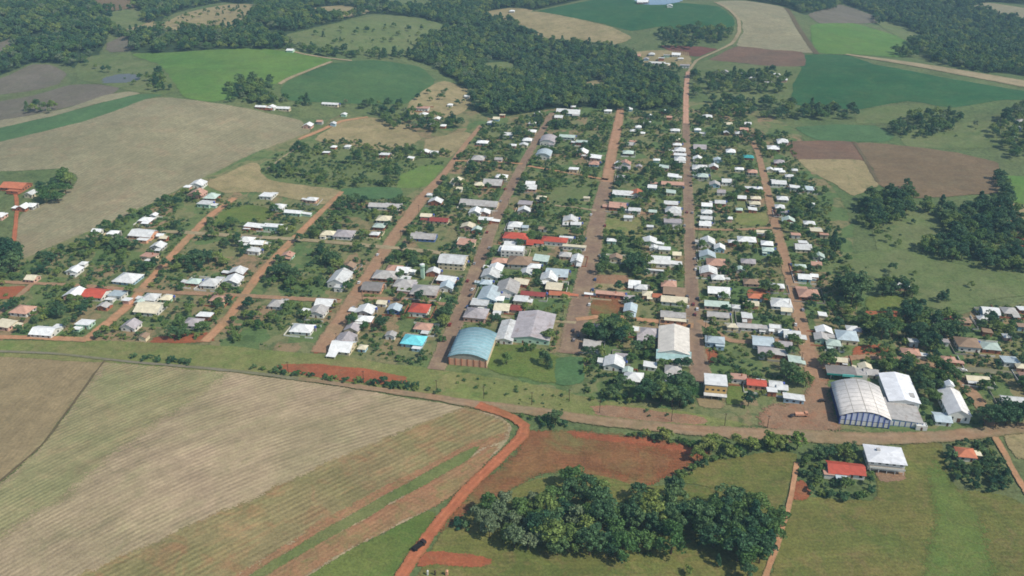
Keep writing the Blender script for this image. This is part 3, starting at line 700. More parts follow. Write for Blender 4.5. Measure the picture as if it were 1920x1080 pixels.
ribbon('farm_track', 'pale track between the two green fields', '524,158 545,146 580,132 622,116', 6, M['paleway'], 8)
ribbon('farm_track', 'pale track along the wood above the green fields', '540,94 570,102 620,110 660,114', 7, M['paleway'], 8)
ribbon('farm_track', 'narrow orange track between the tan and striped fields', '197,676 152,737 80,834 -10,912 -80,968', 1.6, M['darkline'], 8)
ribbon('farm_track', 'dirt track beside the white roofed barns', '560,262 600,246 640,228 690,220', 6, M['dirt'], 8)
ribbon('farm_track', 'dirt track in front of the white roofed barns', '470,204 540,210 620,212 650,218', 6, M['redstreak'], 8)
ribbon('dirt_track', 'grey track through the far wood below the hamlet', '1100,172 1130,156 1170,140 1215,128', 6, M['greyroad'], 8)
ribbon('farm_track', 'red track past the orange roofed barn', '24,345 32,380 30,420 26,455', 4, M['dirtred'], 8)
ribbon('hedge_path', 'pale path through the shrubby lot', '500,318 530,296 562,274', 2.5, M['paleway'], 8, cat='path')

# ------------------------------------------------------------------ buildings
RB = random.Random(11)
RECTS = []       # footprints, for keeping plants out of the houses

def base_z(x, y):
    return float(hgt(np.array([x]), np.array([y]))[0]) + .10

def mesh_data(name, mb):
    o = mb.build(name, None); me = o.data; bpy.data.objects.remove(o); return me
def link(name, me, parent, loc=(0, 0, 0), rz=0.0):
    o = bpy.data.objects.new(name, me); COL.objects.link(o); o.parent = parent
    o.location = loc; o.rotation_euler = (0, 0, rz); return o
WIN = mesh_data('window', MB().box(-.75, .75, -.06, .02, -.6, .6)); WIN.materials.append(M['glass'])
DOOR = mesh_data('door', MB().box(-.55, .55, -.06, .02, 0, 2.15)); DOOR.materials.append(M['wood'])

def roof_verts(t, w, d, z, rise, ov, along):
    """closed roof solid over a w x d box centred at the origin, eaves at z"""
    mb = MB(); hw, hd = w / 2 + ov, d / 2 + ov; th = .16
    dz = rise * ov / ((w if along == 'y' else d) / 2)
    if t == 'gable':
        h = hw if along == 'y' else hd; L = hd if along == 'y' else hw
        mb.prism([(-h, z - dz), (0, z + rise), (h, z - dz), (h, z - dz + th), (0, z + rise + th), (-h, z - dz + th)], -L, L, along)
    elif t == 'shed':
        h = hw if along == 'y' else hd; L = hd if along == 'y' else hw
        s = rise * .6
        mb.prism([(-h, z + s), (h, z), (h, z + th), (-h, z + s + th)], -L, L, along)
    elif t == 'hip':
        if w >= d: r = (max(hw - hd, .3), 0.0)
        else: r = (0.0, max(hd - hw, .3))
        e = z - dz
        v = [(-hw, -hd, e), (hw, -hd, e), (hw, hd, e), (-hw, hd, e), (-hw, -hd, e + th), (hw, -hd, e + th), (hw, hd, e + th), (-hw, hd, e + th)]
        ra, rb = (-r[0], -r[1], z + rise), (r[0], r[1], z + rise)
        v += [ra, rb]
        f = [(3, 2, 1, 0), (0, 1, 5, 4), (1, 2, 6, 5), (2, 3, 7, 6), (3, 0, 4, 7)]
        if w >= d: f += [(4, 5, 9, 8), (5, 6, 9), (6, 7, 8, 9), (7, 4, 8)]
        else: f += [(4, 5, 8), (5, 6, 9, 8), (6, 7, 9), (7, 4, 8, 9)]
        mb.v = v; mb.f = f
    elif t == 'flat':
        mb.box(-w / 2 + .25, w / 2 - .25, -d / 2 + .25, d / 2 - .25, z - .3, z)
    elif t == 'barrel':
        n = 12; h = hw if along == 'y' else hd; L = hd if along == 'y' else hw
        top = [(h * math.cos(math.pi * (1 - i / n)), z - .1 + rise * math.sin(math.pi * i / n)) for i in range(n + 1)]
        top = [(h * (2 * i / n - 1), z + rise * (1 - (2 * i / n - 1) ** 2)) for i in range(n + 1)]
        mb.prism([(p, q + .2) for p, q in top] + [(p, q) for p, q in reversed(top)], -L, L, along)
    return mb

def wall_verts(t, w, d, z, rise, along):
    mb = MB()
    if t == 'gable' or t == 'shed' or t == 'barrel':
        h, L = (w / 2, d / 2) if along == 'y' else (d / 2, w / 2)
        if t == 'gable': prof = [(-h, -.6), (h, -.6), (h, z), (0, z + rise), (-h, z)]
        elif t == 'shed': prof = [(-h, -.6), (h, -.6), (h, z - .02), (-h, z + rise * .6 - .02)]
        else: prof = [(-h, -.6), (h, -.6)] + [(h * (1 - 2 * i / 12), z + rise * (1 - (1 - 2 * i / 12) ** 2) - .03) for i in range(13)]
        mb.prism(prof, -L, L, along)
    elif t == 'flat':
        mb.box(-w / 2, w / 2, -d / 2, d / 2, -.6, z - .4)
        for a in ((-w / 2, w / 2, -d / 2, -d / 2 + .25), (-w / 2, w / 2, d / 2 - .25, d / 2), (-w / 2, -w / 2 + .25, -d / 2 + .25, d / 2 - .25), (w / 2 - .25, w / 2, -d / 2 + .25, d / 2 - .25)):
            mb.box(a[0], a[1], a[2], a[3], z - .4, z + .35)
    else:
        mb.box(-w / 2, w / 2, -d / 2, d / 2, -.6, z)
    return mb

def volume(root, t, w, d, z, rise, along, roofm, wallm, ox=0, oy=0, ov=.6):
    wl_ = wall_verts(t, w, d, z, rise, along).build('wall', wallm, root)
    rf = roof_verts(t, w, d, z, rise, ov, along).build('roof', roofm, root)
    wl_.location = (ox, oy, 0); rf.location = (ox, oy, 0)
    return wl_, rf

def openings(root, w, d, z, rnd, ox=0, oy=0, two=False, sides=(0, 1, 3)):
    for s in sides:
        L = w if s in (0, 2) else d
        n = max(1, min(5, int(L / 3.6)))
        dn = rnd.randrange(n) if s == 0 else -1
        for k in range(n):
            a = -L / 2 + L * (k + .5) / n
            for fl in ((0, 1) if two else (0,)):
                rz = {0: 0, 1: math.pi / 2, 2: math.pi, 3: -math.pi / 2}[s]
                p = {0: (a, -d / 2), 1: (w / 2, a), 2: (a, d / 2), 3: (-w / 2, a)}[s]
                if k == dn and fl == 0: link('door', DOOR, root, (ox + p[0], oy + p[1], 0), rz)
                else: link('window', WIN, root, (ox + p[0], oy + p[1], 1.65 + 2.9 * fl), rz)

# street names used in the labels
STREETS = [(160, 640, 'stubble-field street'), (384, 642, 'dry-lot street'), (598, 662, 'long dirt street'), (818, 694, 'gymnasium street'),
           (1068, 664, 'broad avenue'), (1318, 720, 'hamlet street'), (1530, 712, 'dirt-yard street')]
SX = [(GP(a, b)[0], n) for a, b, n in STREETS]
def place_of(x, y, px, py):
    if py > 825: return 'below the main road'
    if py < 60: return 'beside the far lake and pastures'
    if px > 1100 and py < 165: return 'in the far hamlet'
    if px > 1700 and py < 300: return 'beyond the wide ploughed field'
    if px > 1590 and py > 520: return 'among trees near the white chapel' if py > 640 else 'among trees below the meadow'
    if px < 110 and py < 420: return 'on the farm behind the stubble field'
    if px < 900 and py < 245: return 'near the barns by the green fields'
    k = len([n for sx, n in SX if sx < x])
    if k == 0: s = 'beyond the stubble-field street'
    elif k == len(SX): s = 'beyond the dirt-yard street'
    else: s = 'between %s and %s' % (SX[k - 1][1], SX[k][1])
    return ('main-road end, ' if py > 585 else ('wood end, ' if py < 330 else '')) + s

HOUSES = 0
def house(px, py, wpx, code, wall=None, typ=None, ratio=None, walls_h=None, along=None, big=False):
    global HOUSES
    HOUSES += 1
    rnd = random.Random(px * 7.3 + py * 13.1)
    x, y = GP(px, py, 2.6)
    w = max(5.0, wpx / ppm(py) * 1.0)
    t = typ or rnd.choices(['gable', 'hip', 'shed'], [5, 4, 2.2])[0]
    d = w * (ratio or rnd.uniform(.68, 1.02))
    if not big and ratio is None: d = min(max(d, 5.0), 15.0)
    z = walls_h or rnd.uniform(2.7, 3.4)
    al = along or rnd.choice('xy')
    span = w if al == 'y' else d
    rise = min(span / 2 * rnd.uniform(.34, .5), 3.4) if t != 'shed' else min(1.2, span * .12 + .3)
    if t == 'hip': rise = min(w, d) / 2 * rnd.uniform(.4, .55)
    if t == 'flat': rise = 0
    wc = wall or rnd.choices('wcpbrgnk', [9, 6, 3, 2, 3, 2, 1.5, 1])[0]
    root = empty('house', (x, y, base_z(x, y)), RAD(rnd.uniform(-2.5, 2.5)))
    rm, wm = M['roof' + code], M['wall' + wc]
    volume(root, t, w, d, z, rise, al, rm, wm)
    RECTS.append((x - w / 2 - 1.2, x + w / 2 + 1.2, y - d / 2 - 2.2, y + d / 2 + 1.2))
    if wpx >= 13: openings(root, w, d, z, rnd, two=z > 5)
    wing = False
    if wpx >= 17 and not big and rnd.random() < .62:        # a lower wing or porch under its own roof
        wing = True
        ww, wd = w * rnd.uniform(.35, .6), min(d * rnd.uniform(.35, .6), 6)
        c2 = code if rnd.random() < .55 else rnd.choice('WLGLW')
        side = rnd.choice((0, 0, 1, 2, 3))
        if side == 0: o = ((w - ww) / 2 * rnd.choice((-1, 1)), -d / 2 - wd / 2 + .05)
        elif side == 2: o = ((w - ww) / 2 * rnd.choice((-1, 1)), d / 2 + wd / 2 - .05)
        else: o = ((w / 2 + ww / 2 - .05) * (1 if side == 1 else -1), rnd.uniform(-.2, .2) * d)
        zl = z - .55
        if side == 0 and rnd.random() < .5:                 # open porch on posts
            pr = roof_verts('shed', ww, wd, zl - .35, .9, .3, 'x').build('porch_roof', M['roof' + c2], root); pr.location = (o[0], o[1], 0); pr.rotation_euler = (0, 0, math.pi)
            for sx in (-1, 1):
                ps = MB().box(-.09, .09, -.09, .09, 0, zl - .3).build('post', M['trim'], root); ps.location = (o[0] + sx * (ww / 2 - .15), o[1] - wd / 2 + .15, 0)
        else:
            volume(root, 'shed', ww, wd, zl - .6, .9, 'x' if side in (0, 2) else 'y', M['roof' + c2], wm, o[0], o[1], .35)
            if side == 0: link('window', WIN, root, (o[0], o[1] - wd / 2, 1.5))
    if wpx >= 15 and rnd.random() < .25:                    # water tank on a stand beside the house
        tk = MB().cyl(0, 0, 2.6, .8, 1.3, 10, r2=.72).build('water_tank', M['bluepaint'] if rnd.random() < .45 else M['concrete'], root); tk.location = (w / 2 + 1.3, d * .2, 0)
        st = MB().box(-.6, .6, -.6, .6, -.3, 2.6).build('tank_stand', M['concrete'], root); st.location = tk.location
    if code in 'PRO' and rnd.random() < .5:
        ch = MB().box(-.35, .35, -.35, .35, 0, 1.6).build('chimney', M['wallr'], root); ch.location = (w * .2, d * .12, z + rise * .35)
    rn = ROOF[code][1].replace(' ', '-'); wn_ = WALL[wc][1].replace(' ', '-')
    shape = {'gable': 'gabled', 'hip': 'hipped', 'shed': 'single-slope', 'flat': 'flat', 'barrel': 'arched'}[t]
    kind = 'shed' if w < 9.3 else 'house'  # narrower houses go under the name shed by width alone
    size = ('tiny' if w < 7.6 else 'small') if kind == 'shed' else ('small' if w < 11.7 else ('medium' if w < 16.5 else 'large'))
    root.name = kind
    lab = '%s %s-walled %s with %s %s roof, %s' % (size, wn_, kind, rn, shape, place_of(x, y, px, py))
    tag(root, lab, kind, '%ss: %s' % (kind, lab))
    if wpx >= 16 and rnd.random() < .42 and px > 150: yard_wall(root, x, y, w, d, rnd, '%s %s-roofed house, %s' % (size, rn, place_of(x, y, px, py)))
    return root

def yard_wall(root, x, y, w, d, rnd, label):
    m = rnd.choice(('wallw', 'wallg', 'wallr', 'concrete', 'wallw', 'wallc')); hw, fd, bd = w / 2 + rnd.uniform(1.5, 4), d / 2 + rnd.uniform(2.5, 5), d / 2 + rnd.uniform(2, 9)
    mb = MB().box(-hw, hw * .1, -fd - .1, -fd + .1, -.3, 1.25).box(hw * .45, hw, -fd - .1, -fd + .1, -.3, 1.25)
    sx = rnd.choice((-1, 1)); mb.box(sx * hw - .1, sx * hw + .1, -fd + .1, bd, -.3, 1.25)
    if rnd.random() < .5: mb.box(-hw + .1, hw - .1, bd, bd + .2, -.3, 1.25)
    o = mb.build('garden_wall', M[m]); o.location = root.location
    c = {'wallw': 'white', 'wallg': 'grey', 'wallr': 'brick', 'concrete': 'concrete', 'wallc': 'cream'}[m]
    lab = 'low %s garden wall by %s' % (c, label)
    tag(o, lab, 'wall', 'walls: ' + lab)

def houses(txt):
    for it in txt.split(';'):
        p = it.split()
        if not p: continue
        kw = {}
        for q in p[4:]:
            k, v = q.split('=')
            kw[{'w': 'wall', 't': 'typ', 'r': 'ratio', 'h': 'walls_h', 'a': 'along'}[k]] = v if k in 'wta' else float(v)
        if 't' in kw: pass
        if kw.get('typ') in ('g', 'h', 's', 'f', 'b'): kw['typ'] = {'g': 'gable', 'h': 'hip', 's': 'shed', 'f': 'flat', 'b': 'barrel'}[kw['typ']]
        house(float(p[0]), float(p[1]), float(p[2]), p[3], **kw)

# --- west side
houses('''30 348 44 O w=r t=g a=x; 58 363 16 L; 44 388 18 W; 58 385 18 W t=h; -4 404 26 W w=p;
372 345 24 W; 352 350 11 W; 370 363 28 P; 397 369 22 N; 386 381 24 L; 275 412 23 W; 289 404 9 W; 270 438 44 W w=o t=g a=x r=.7; 183 433 16 W; 213 437 19 W;
297 461 23 W; 281 480 26 P; 308 446 13 Y; 140 506 23 W; 156 494 11 L; 61 521 19 Y; 240 521 41 W t=h; 365 527 24 N; 395 530 30 L; 437 526 30 W; 446 509 28 L; 302 442 12 W;
142 551 33 W w=p; 181 551 40 R w=w t=g a=x; 221 552 26 B; 239 563 11 W; 195 574 19 G; 43 581 34 P w=w; 10 608 30 Y w=p; 84 621 42 W w=w t=g a=x r=.7; 160 606 26 W w=n; 283 558 26 L t=h; 282 578 44 Y t=g a=x;
313 558 19 Y; 411 560 28 P w=c t=h; 385 591 26 W; 362 605 30 V w=w; 246 610 28 V w=w; 270 631 12 K; 262 566 14 N;
612 286 11 W; 626 275 9 W; 652 274 10 L; 722 290 17 W; 797 284 15 W w=p; 815 286 14 W; 771 296 10 W; 502 366 23 W; 523 388 21 L; 550 398 33 W w=n t=g a=x r=.4; 585 374 20 W w=p t=h;
478 424 34 W t=s r=.5; 511 425 34 W t=s r=.5; 462 449 25 W t=h; 484 456 24 W; 478 470 22 L; 722 386 58 G w=w t=g a=x r=.32; 616 438 24 Y; 646 439 34 V t=h; 720 410 24 Y; 712 424 21 N; 703 438 16 L; 540 478 20 P;
638 524 32 L w=w t=g a=y r=1.5 h=4.5; 655 499 22 K; 740 503 26 P; 757 507 22 W w=w; 724 516 44 G t=h; 759 531 36 G w=p t=h; 700 538 36 D w=o t=g a=x; 795 443 46 G w=e t=g a=x r=.55; 875 456 30 P w=c; 817 378 24 W; 806 365 10 L;
857 340 21 Y; 862 354 9 Y; 900 345 19 Y; 925 343 34 G t=g a=x; 941 331 20 W; 899 382 70 G w=c t=g a=x r=.35; 892 397 22 W; 908 398 22 W; 910 412 25 W; 878 424 24 Y; 894 431 16 N; 800 404 20 Y; 824 412 34 M w=c t=g a=x r=.5;
850 493 48 L w=c t=g a=x r=.8 h=6; 813 510 24 L; 838 524 34 W t=s r=.6; 838 537 24 B; 797 545 48 G t=h; 770 533 20 V; 610 567 31 W; 597 584 29 G; 520 569 26 G; 567 616 39 W w=w t=h; 686 581 31 W; 684 599 28 W; 661 616 26 V;
648 636 32 V; 643 650 38 W w=c t=g a=x; 680 651 13 Y; 740 578 22 B w=e; 717 567 17 Y; 787 581 34 R w=w t=h h=4.2; 733 628 17 G; 794 613 30 P t=h; 776 638 40 C w=b t=h; 893 590 40 V t=h h=4; 918 552 36 B t=g a=y r=1.4; 900 568 30 L t=s;
935 560 18 W; 952 540 40 G t=g a=y r=1.1; 977 562 24 L; 920 514 30 L; 930 503 24 W w=n; 937 489 26 P; 975 490 42 K t=h; 962 473 42 W w=w t=f h=6 r=.6; 946 468 20 W; 1015 485 26 N; 1002 500 22 W w=p; 1045 512 40 B t=g a=x; 1030 520 30 L;
1082 486 20 L w=w t=g a=y r=1.4; 977 529 26 Y; 1040 538 28 Y; 1000 551 44 M w=c t=g a=x r=.35; 1049 551 36 O w=c t=g a=x r=.4; 942 576 27 Y; 965 577 27 M; 968 445 46 R w=w t=h r=.55 h=4; 1004 453 30 R w=w t=g a=x r=.5; 958 458 22 W; 1040 452 46 R w=w t=h r=.45 h=4;
1077 463 42 Y t=s r=.25; 1062 447 24 W t=s r=.4; 912 530 20 B; 987 510 20 L; 1060 478 20 G''')
# --- between the gymnasium street and the avenue, wood end
houses('''1053 208 17 W; 1075 211 24 W t=g a=x; 1048 219 14 L; 1048 231 11 L; 1075 200 8 W; 1009 214 14 W; 998 231 12 W; 998 246 14 W; 989 262 16 W; 982 271 15 L; 953 253 18 W; 961 273 13 W; 931 222 11 Y; 921 230 13 W;
905 267 20 W w=g; 1028 264 27 V t=b a=y r=1.3 h=4; 1020 291 26 B t=b a=y r=1.1 h=4.5; 1064 256 28 N t=g a=x r=.5; 1091 267 19 N; 1092 286 20 W w=p; 1076 318 16 W; 1117 295 19 W t=s; 1114 306 18 P; 897 297 22 G; 935 298 13 G; 942 216 9 Y;
995 344 16 W; 995 352 22 L; 985 382 24 V; 983 394 22 W; 1015 371 16 Y; 966 422 24 W; 985 426 10 B; 1070 412 26 L; 1080 420 18 L; 1100 372 8 Y; 1018 428 14 K''')
# --- between the avenue and the straight street
houses('''1140 208 13 W; 1219 219 14 W; 1213 230 13 W; 1197 238 10 W; 1266 244 16 W; 1255 220 9 P; 1180 204 11 W; 1245 208 11 N; 1271 262 10 Y; 1270 271 15 W; 1275 281 19 W; 1258 284 9 W; 1275 291 21 W; 1275 299 19 L; 1178 286 18 N; 1181 271 14 G; 1231 300 11 W;
1187 266 12 P; 1160 306 9 W; 1172 307 20 P; 1172 315 18 V; 1204 250 9 W; 1188 245 12 L; 1198 312 10 V; 1245 314 16 N; 1168 362 36 L w=n t=g a=x r=.6; 1194 363 22 O; 1158 386 30 P t=s; 1166 332 16 G; 1223 351 15 W; 1261 345 40 P w=c t=g a=x r=.4; 1262 330 18 W; 1258 360 16 N;
1178 408 15 W w=w; 1190 394 21 L; 1224 396 13 N; 1262 394 28 L; 1258 381 24 L; 1261 416 30 V w=w; 1147 451 16 W w=n; 1218 452 24 W; 1226 464 14 W; 1219 425 9 W; 1246 468 20 W; 1234 490 42 W w=w t=g a=x r=.75 h=4; 1269 477 14 Y; 1155 483 21 K w=c; 1190 531 20 W w=e; 1202 538 22 L; 1214 551 17 Y w=o;
1254 533 26 P; 1264 546 38 K t=g a=x; 1264 563 46 Y w=w t=g a=x r=.5; 1144 552 52 P w=r t=s r=.22; 1182 581 22 B t=g a=y r=1.3 h=4; 1232 555 15 O; 1180 558 18 V; 1262 591 44 G w=c t=g a=x r=.45; 1266 601 38 Y w=o t=s r=.25; 1189 619 20 W t=f h=3.6; 1216 624 40 V w=o t=h; 1232 508 40 L t=s r=.12;
1110 646 30 G w=w t=s; 1152 681 36 W; 1219 685 22 W; 1188 707 33 W w=w; 1262 694 28 G t=h; 1251 714 16 L; 1112 613 22 G; 1166 668 22 V; 1177 695 16 N''')
# --- between the straight street and the dirt-yard street
houses('''1326 218 17 W; 1362 249 9 W; 1386 250 14 L; 1402 232 11 W; 1366 232 13 Y; 1370 284 16 W; 1403 294 18 T t=h; 1346 300 15 B; 1386 317 15 W; 1411 322 16 P; 1308 243 11 W; 1317 250 10 L; 1312 276 22 V; 1308 298 16 W; 1312 314 26 L; 1338 312 16 L; 1395 242 14 P; 1318 330 18 N;
1325 385 18 W; 1325 398 19 L; 1324 409 20 L; 1322 420 20 W; 1350 380 18 L; 1367 410 10 W; 1391 370 14 W; 1417 372 17 Y; 1415 381 19 Y; 1411 393 14 W; 1408 353 20 L; 1424 353 8 W; 1386 393 10 N; 1432 435 25 Y t=g a=x r=.4; 1400 449 32 W t=h; 1373 454 14 L; 1327 454 25 L; 1349 465 18 W;
1326 479 28 B t=g a=y; 1343 492 34 P t=h; 1328 509 30 L; 1346 520 22 L; 1438 457 20 W; 1440 468 20 N; 1403 490 25 V; 1388 505 14 N; 1347 545 38 W t=g a=x; 1408 528 26 K; 1457 537 24 W w=p; 1464 568 36 L t=h; 1474 582 18 Y; 1416 556 24 O; 1412 570 18 Y w=o; 1343 571 42 N t=g a=x r=.5; 1346 591 38 G t=g a=x r=.5;
1380 576 10 L; 1340 640 33 B w=b t=h h=4; 1373 611 18 Y; 1405 612 44 G w=w t=g a=x r=.35; 1438 615 28 G w=w t=s r=.5; 1453 616 22 W t=f h=4; 1469 622 18 W; 1484 628 28 L w=c t=g a=x; 1430 641 36 B t=g a=x; 1435 657 26 V w=w; 1462 662 28 G t=s; 1400 594 17 L t=s r=1.4; 1490 676 22 N; 1472 645 22 V;
1385 708 26 P; 1418 719 33 R w=o t=g a=x r=.6; 1454 721 22 L; 1466 727 18 L; 1447 733 14 W; 1488 746 36 L w=b t=s r=.45; 1362 340 16 L; 1340 345 18 G; 1352 360 14 V''')
# --- outer side of the dirt-yard street
houses('''1450 277 21 W; 1467 265 19 W; 1461 304 18 V; 1444 318 11 W; 1459 318 13 W; 1490 319 9 W; 1466 322 10 W; 1460 342 25 L; 1490 352 17 W; 1512 354 23 B t=h; 1467 372 19 W; 1462 388 16 W; 1467 398 16 V; 1478 414 22 N; 1517 419 19 W; 1519 384 13 W; 1530 433 20 Y w=y; 1492 440 15 P; 1505 464 28 L; 1535 480 19 N;
1508 519 22 W; 1526 518 9 W; 1501 500 18 N; 1515 551 36 P w=r t=h; 1530 495 17 P; 1542 590 12 W; 1545 620 28 W; 1540 633 24 G; 1597 617 19 W; 1606 619 14 V; 1587 632 36 B w=c t=h h=4; 1562 643 24 N; 1576 676 20 Y w=o; 1622 688 22 Y; 1632 698 24 G; 1505 455 14 W; 1480 330 14 L; 1545 440 14 P''')
# --- eastern houses
houses('''1855 585 28 W t=b; 1892 583 24 G; 1920 580 20 W; 1808 601 20 K w=o; 1843 598 18 L; 1813 645 38 K w=w t=h h=4; 1707 660 30 P t=h; 1712 641 15 L; 1856 650 30 N t=h; 1893 676 26 B; 1776 674 28 P w=r t=h; 1832 710 38 Y w=c t=g a=x r=.4; 1916 688 20 Y w=o; 1925 705 22 P; 1902 749 46 L w=w t=g a=x r=.35; 1690 536 22 W; 1778 598 18 M;
1745 604 20 L; 1770 640 14 V; 1850 622 16 K; 1890 630 16 L; 1916 612 16 K''')
# --- far hamlet, barns and slope houses
houses('''1195 104 12 P w=p; 1222 101 11 L; 1268 102 15 W; 1232 118 30 L t=g a=x r=.3; 1284 123 17 V; 1250 104 11 G; 1202 116 9 Y; 1212 110 9 V; 1205 3 18 W t=g a=x; 1256 11 9 W; 960 21 9 W; 545 94 11 W; 490 200 19 W t=g a=x r=.4; 509 201 13 W; 531 203 25 W t=g a=x r=.35; 620 195 30 W t=g a=x r=.3;
645 214 9 W; 578 235 15 W w=p; 625 232 9 L; 876 180 9 W; 844 196 9 W; 793 203 22 P; 796 216 19 W w=p; 820 223 12 W; 812 232 17 V; 831 236 10 W; 1395 138 9 W; 1456 140 11 W; 1440 156 12 G; 1906 240 14 W; 1900 257 11 W; 1915 227 14 G; 1360 135 10 V; 600 228 10 P; 1240 110 10 L; 1276 110 10 L; 1258 122 10 Y; 1410 146 10 W; 1424 138 9 L; 1470 150 10 W''')
print('houses', HOUSES)

# ------------------------------------------------------------------ large and special buildings
def front(px, py, d):
    """centre of a d metres deep building whose front wall foot shows at that pixel"""
    x, y = GP(px, py); return x, y + d / 2

def special(name, label, cat, px, py, w, d):
    x, y = front(px, py, d)
    r = empty(name, (x, y, base_z(x, y)))
    RECTS.append((x - w / 2 - 1.5, x + w / 2 + 1.5, y - d / 2 - 2, y + d / 2 + 1.5))
    return tag(r, label, cat)

def at(o, x, y, z=0, rz=0):
    o.location = (x, y, z); o.rotation_euler = (0, 0, rz); return o

# arched gymnasium: barrel roof, salmon front bays between pilasters
w, d, z, rise = 24.5, 33.0, 6.0, 3.6
r = special('gymnasium', 'arched gymnasium with pale blue barrel roof and salmon front bays', 'gymnasium', 877, 687, w, d)
wall_verts('barrel', w, d, z, rise, 'y').build('wall', M['wallc'], r)
roof_verts('barrel', w, d, z + .05, rise, .7, 'y').build('roof', roof_mat('gym_roof', (150, 190, 198), gr=.2), r, True)
for k in range(6):
    x0 = -w / 2 + w * k / 6; zt = z + rise * (1 - (abs((k + .5) / 3 - 1)) ** 2) * .0 + z * .0
    at(MB().box(.35, w / 6 - .35, -.1, .03, .25, 4.9).build('panel', M['wallo'], r), x0, -d / 2)
for k in range(7):
    at(MB().box(-.3, .3, -.32, .03, 0, 5.4).build('pilaster', M['wallr'], r), -w / 2 + w * k / 6 * .976 + .29, -d / 2)
MB().prism([(q * w / 2, z + rise * (1 - q * q) - .1) for q in [i / 6 - 1 for i in range(13)]] + [(w / 2, 5.55), (-w / 2, 5.55)], -d / 2 - .14, -d / 2 - .02).build('gable_panel', M['concrete'], r)
for s in (-1, 1):
    for k in range(6): at(MB().box(-.05, .05, -1.6, 1.6, 0, 1.2).build('window', M['glass'], r), s * (w / 2 + .03), -d / 2 + d * (k + .5) / 6, 4.1)

def seams(root, w, d, z, rise, n, ov, mat):
    for k in range(n):
        yy = -d / 2 + d * (k + .5) / n
        top = [((w / 2 + ov) * q, z + rise * (1 - q * q)) for q in [i / 6 - 1 for i in range(13)]]
        MB().prism([(p, q + .27) for p, q in top] + [(p, q + .15) for p, q in reversed(top)], yy - .12, yy + .12).build('roof_seam', mat, root)
seams(r, w, d, z + .05, rise, 9, .7, M['roofB'])

# large barrel hall with blue and white striped front
w, d, z, rise = 27.5, 34.0, 5.6, 4.2
r = special('sports_hall', 'large barrel-roofed hall with blue and white striped front beside the dirt yard', 'hall', 1619, 800, w, d)
wall_verts('barrel', w, d, z, rise, 'y').build('wall', M['bluedark'], r)
roof_verts('barrel', w, d, z + .05, rise, .5, 'y').build('roof', roof_mat('hall_roof', (236, 230, 222), gr=.14), r, True)
n = 9
for k in range(n):
    q = (k + .5) * 2 / n - 1; zt = z + rise * (1 - q * q) - .8
    at(MB().box(.3, w / n - .3, -.12, .02, 3.3, zt).build('panel', plain_mat('pale_blue_panel', (206, 212, 232), .08, .5) if k == 0 else bpy.data.materials['pale_blue_panel'], r), -w / 2 + w * k / n, -d / 2)
    at(MB().box(.3, w / n - .3, -.12, .02, .2, 2.9).build('panel', M['wallw'], r), -w / 2 + w * k / n, -d / 2)
for k in range(n + 1):
    q = k * 2 / n - 1; zt = z + rise * (1 - q * q) - .3
    at(MB().box(-.26, .26, -.3, .02, 0, max(zt, 4)).build('pilaster', M['bluepaint'], r), -w / 2 + .28 + (w - .56) * k / n, -d / 2)
for k in range(3): at(MB().box(-.16, .16, -d / 2 - .4, d / 2 + .4, 0, .12).build('roof_seam', M['concrete'], r), (-.5, 0, .5)[k] * w * .5, 0, z + rise * (1 - ((-.5, 0, .5)[k]) ** 2) + .22)
seams(r, w, d, z + .05, rise, 8, .5, M['roofG'])
# annexe of the hall
w2, d2 = 19.0, 22.0
r = special('hall_annexe', 'low grey-roofed annexe with blue striped front joined to the barrel hall', 'annexe', 1696, 801, w2, d2)
volume(r, 'shed', w2, d2, 3.3, 2.2, 'y', M['roofG'], M['wallb'], ov=.3)
for k in range(6): at(MB().box(.3, w2 / 6 - .3, -.1, .02, .3, 3.0).build('panel', M['wallw'], r), -w2 / 2 + w2 * k / 6, -d2 / 2)
for k in range(7): at(MB().box(-.2, .2, -.2, .02, 0, 3.2).build('pilaster', M['bluepaint'], r), -w2 / 2 + .2 + (w2 - .4) * k / 6, -d2 / 2)
r = special('kiosk', 'tiny white flat-roofed kiosk at the corner of the striped annexe', 'kiosk', 1727, 808, 6, 4)
volume(r, 'flat', 6, 4, 2.8, 0, 'y', M['roofL'], M['wallw'])
openings(r, 6, 4, 2.8, random.Random(3))
r = special('warehouse', 'large white-roofed warehouse behind the striped annexe', 'warehouse', 1693, 768, 17, 30)
volume(r, 'gable', 17, 30, 5, 1.7, 'y', roof_mat('bright_white_roof', (244, 246, 248), gr=.08), M['wallw'])
at(MB().box(-1.4, 1.4, -2.2, 2.2, 0, .3).build('skylight', M['roofG'], r), 5.2, -8.5, 5.9)
for k in range(2): at(MB().box(-2, 2, -.08, .02, 0, 3.6).build('door', M['dark'], r), -3.6 + 7.2 * k, -15)

# chapel: long white gable with a raised tower nave end
w, d = 12.0, 25.0
r = special('chapel', 'white gabled chapel with a small tower end beside the brown street', 'chapel', 1796, 793, w, d)
volume(r, 'gable', w, d, 5.2, 3.2, 'y', roof_mat('chapel_roof', (232, 230, 226), gr=.12), M['wallw'], ov=.5)
at(MB().box(-2.2, 2.2, -2.0, 2.0, 0, 9.4).build('tower', M['wallw'], r), 0, d / 2 + 1.2)
at(MB().prism([(-2.6, 0), (2.6, 0), (0, 1.8)], -2.4, 2.4).build('tower_roof', M['roofW'], r), 0, d / 2 + 1.2, 9.4)
at(MB().box(-1, 1, -.08, .02, 0, 2.8).build('door', M['wood'], r), 0, -d / 2)
for s in (-1, 1):
    at(MB().box(-.5, .5, -.07, .02, 1.4, 3.6).build('window', M['glass'], r), s * 3.6, -d / 2)
    for k in range(6): at(MB().box(-.06, .06, -.5, .5, 1.3, 3.6).build('window', M['glass'], r), s * (w / 2 + .02), -d / 2 + d * (k + .5) / 6)
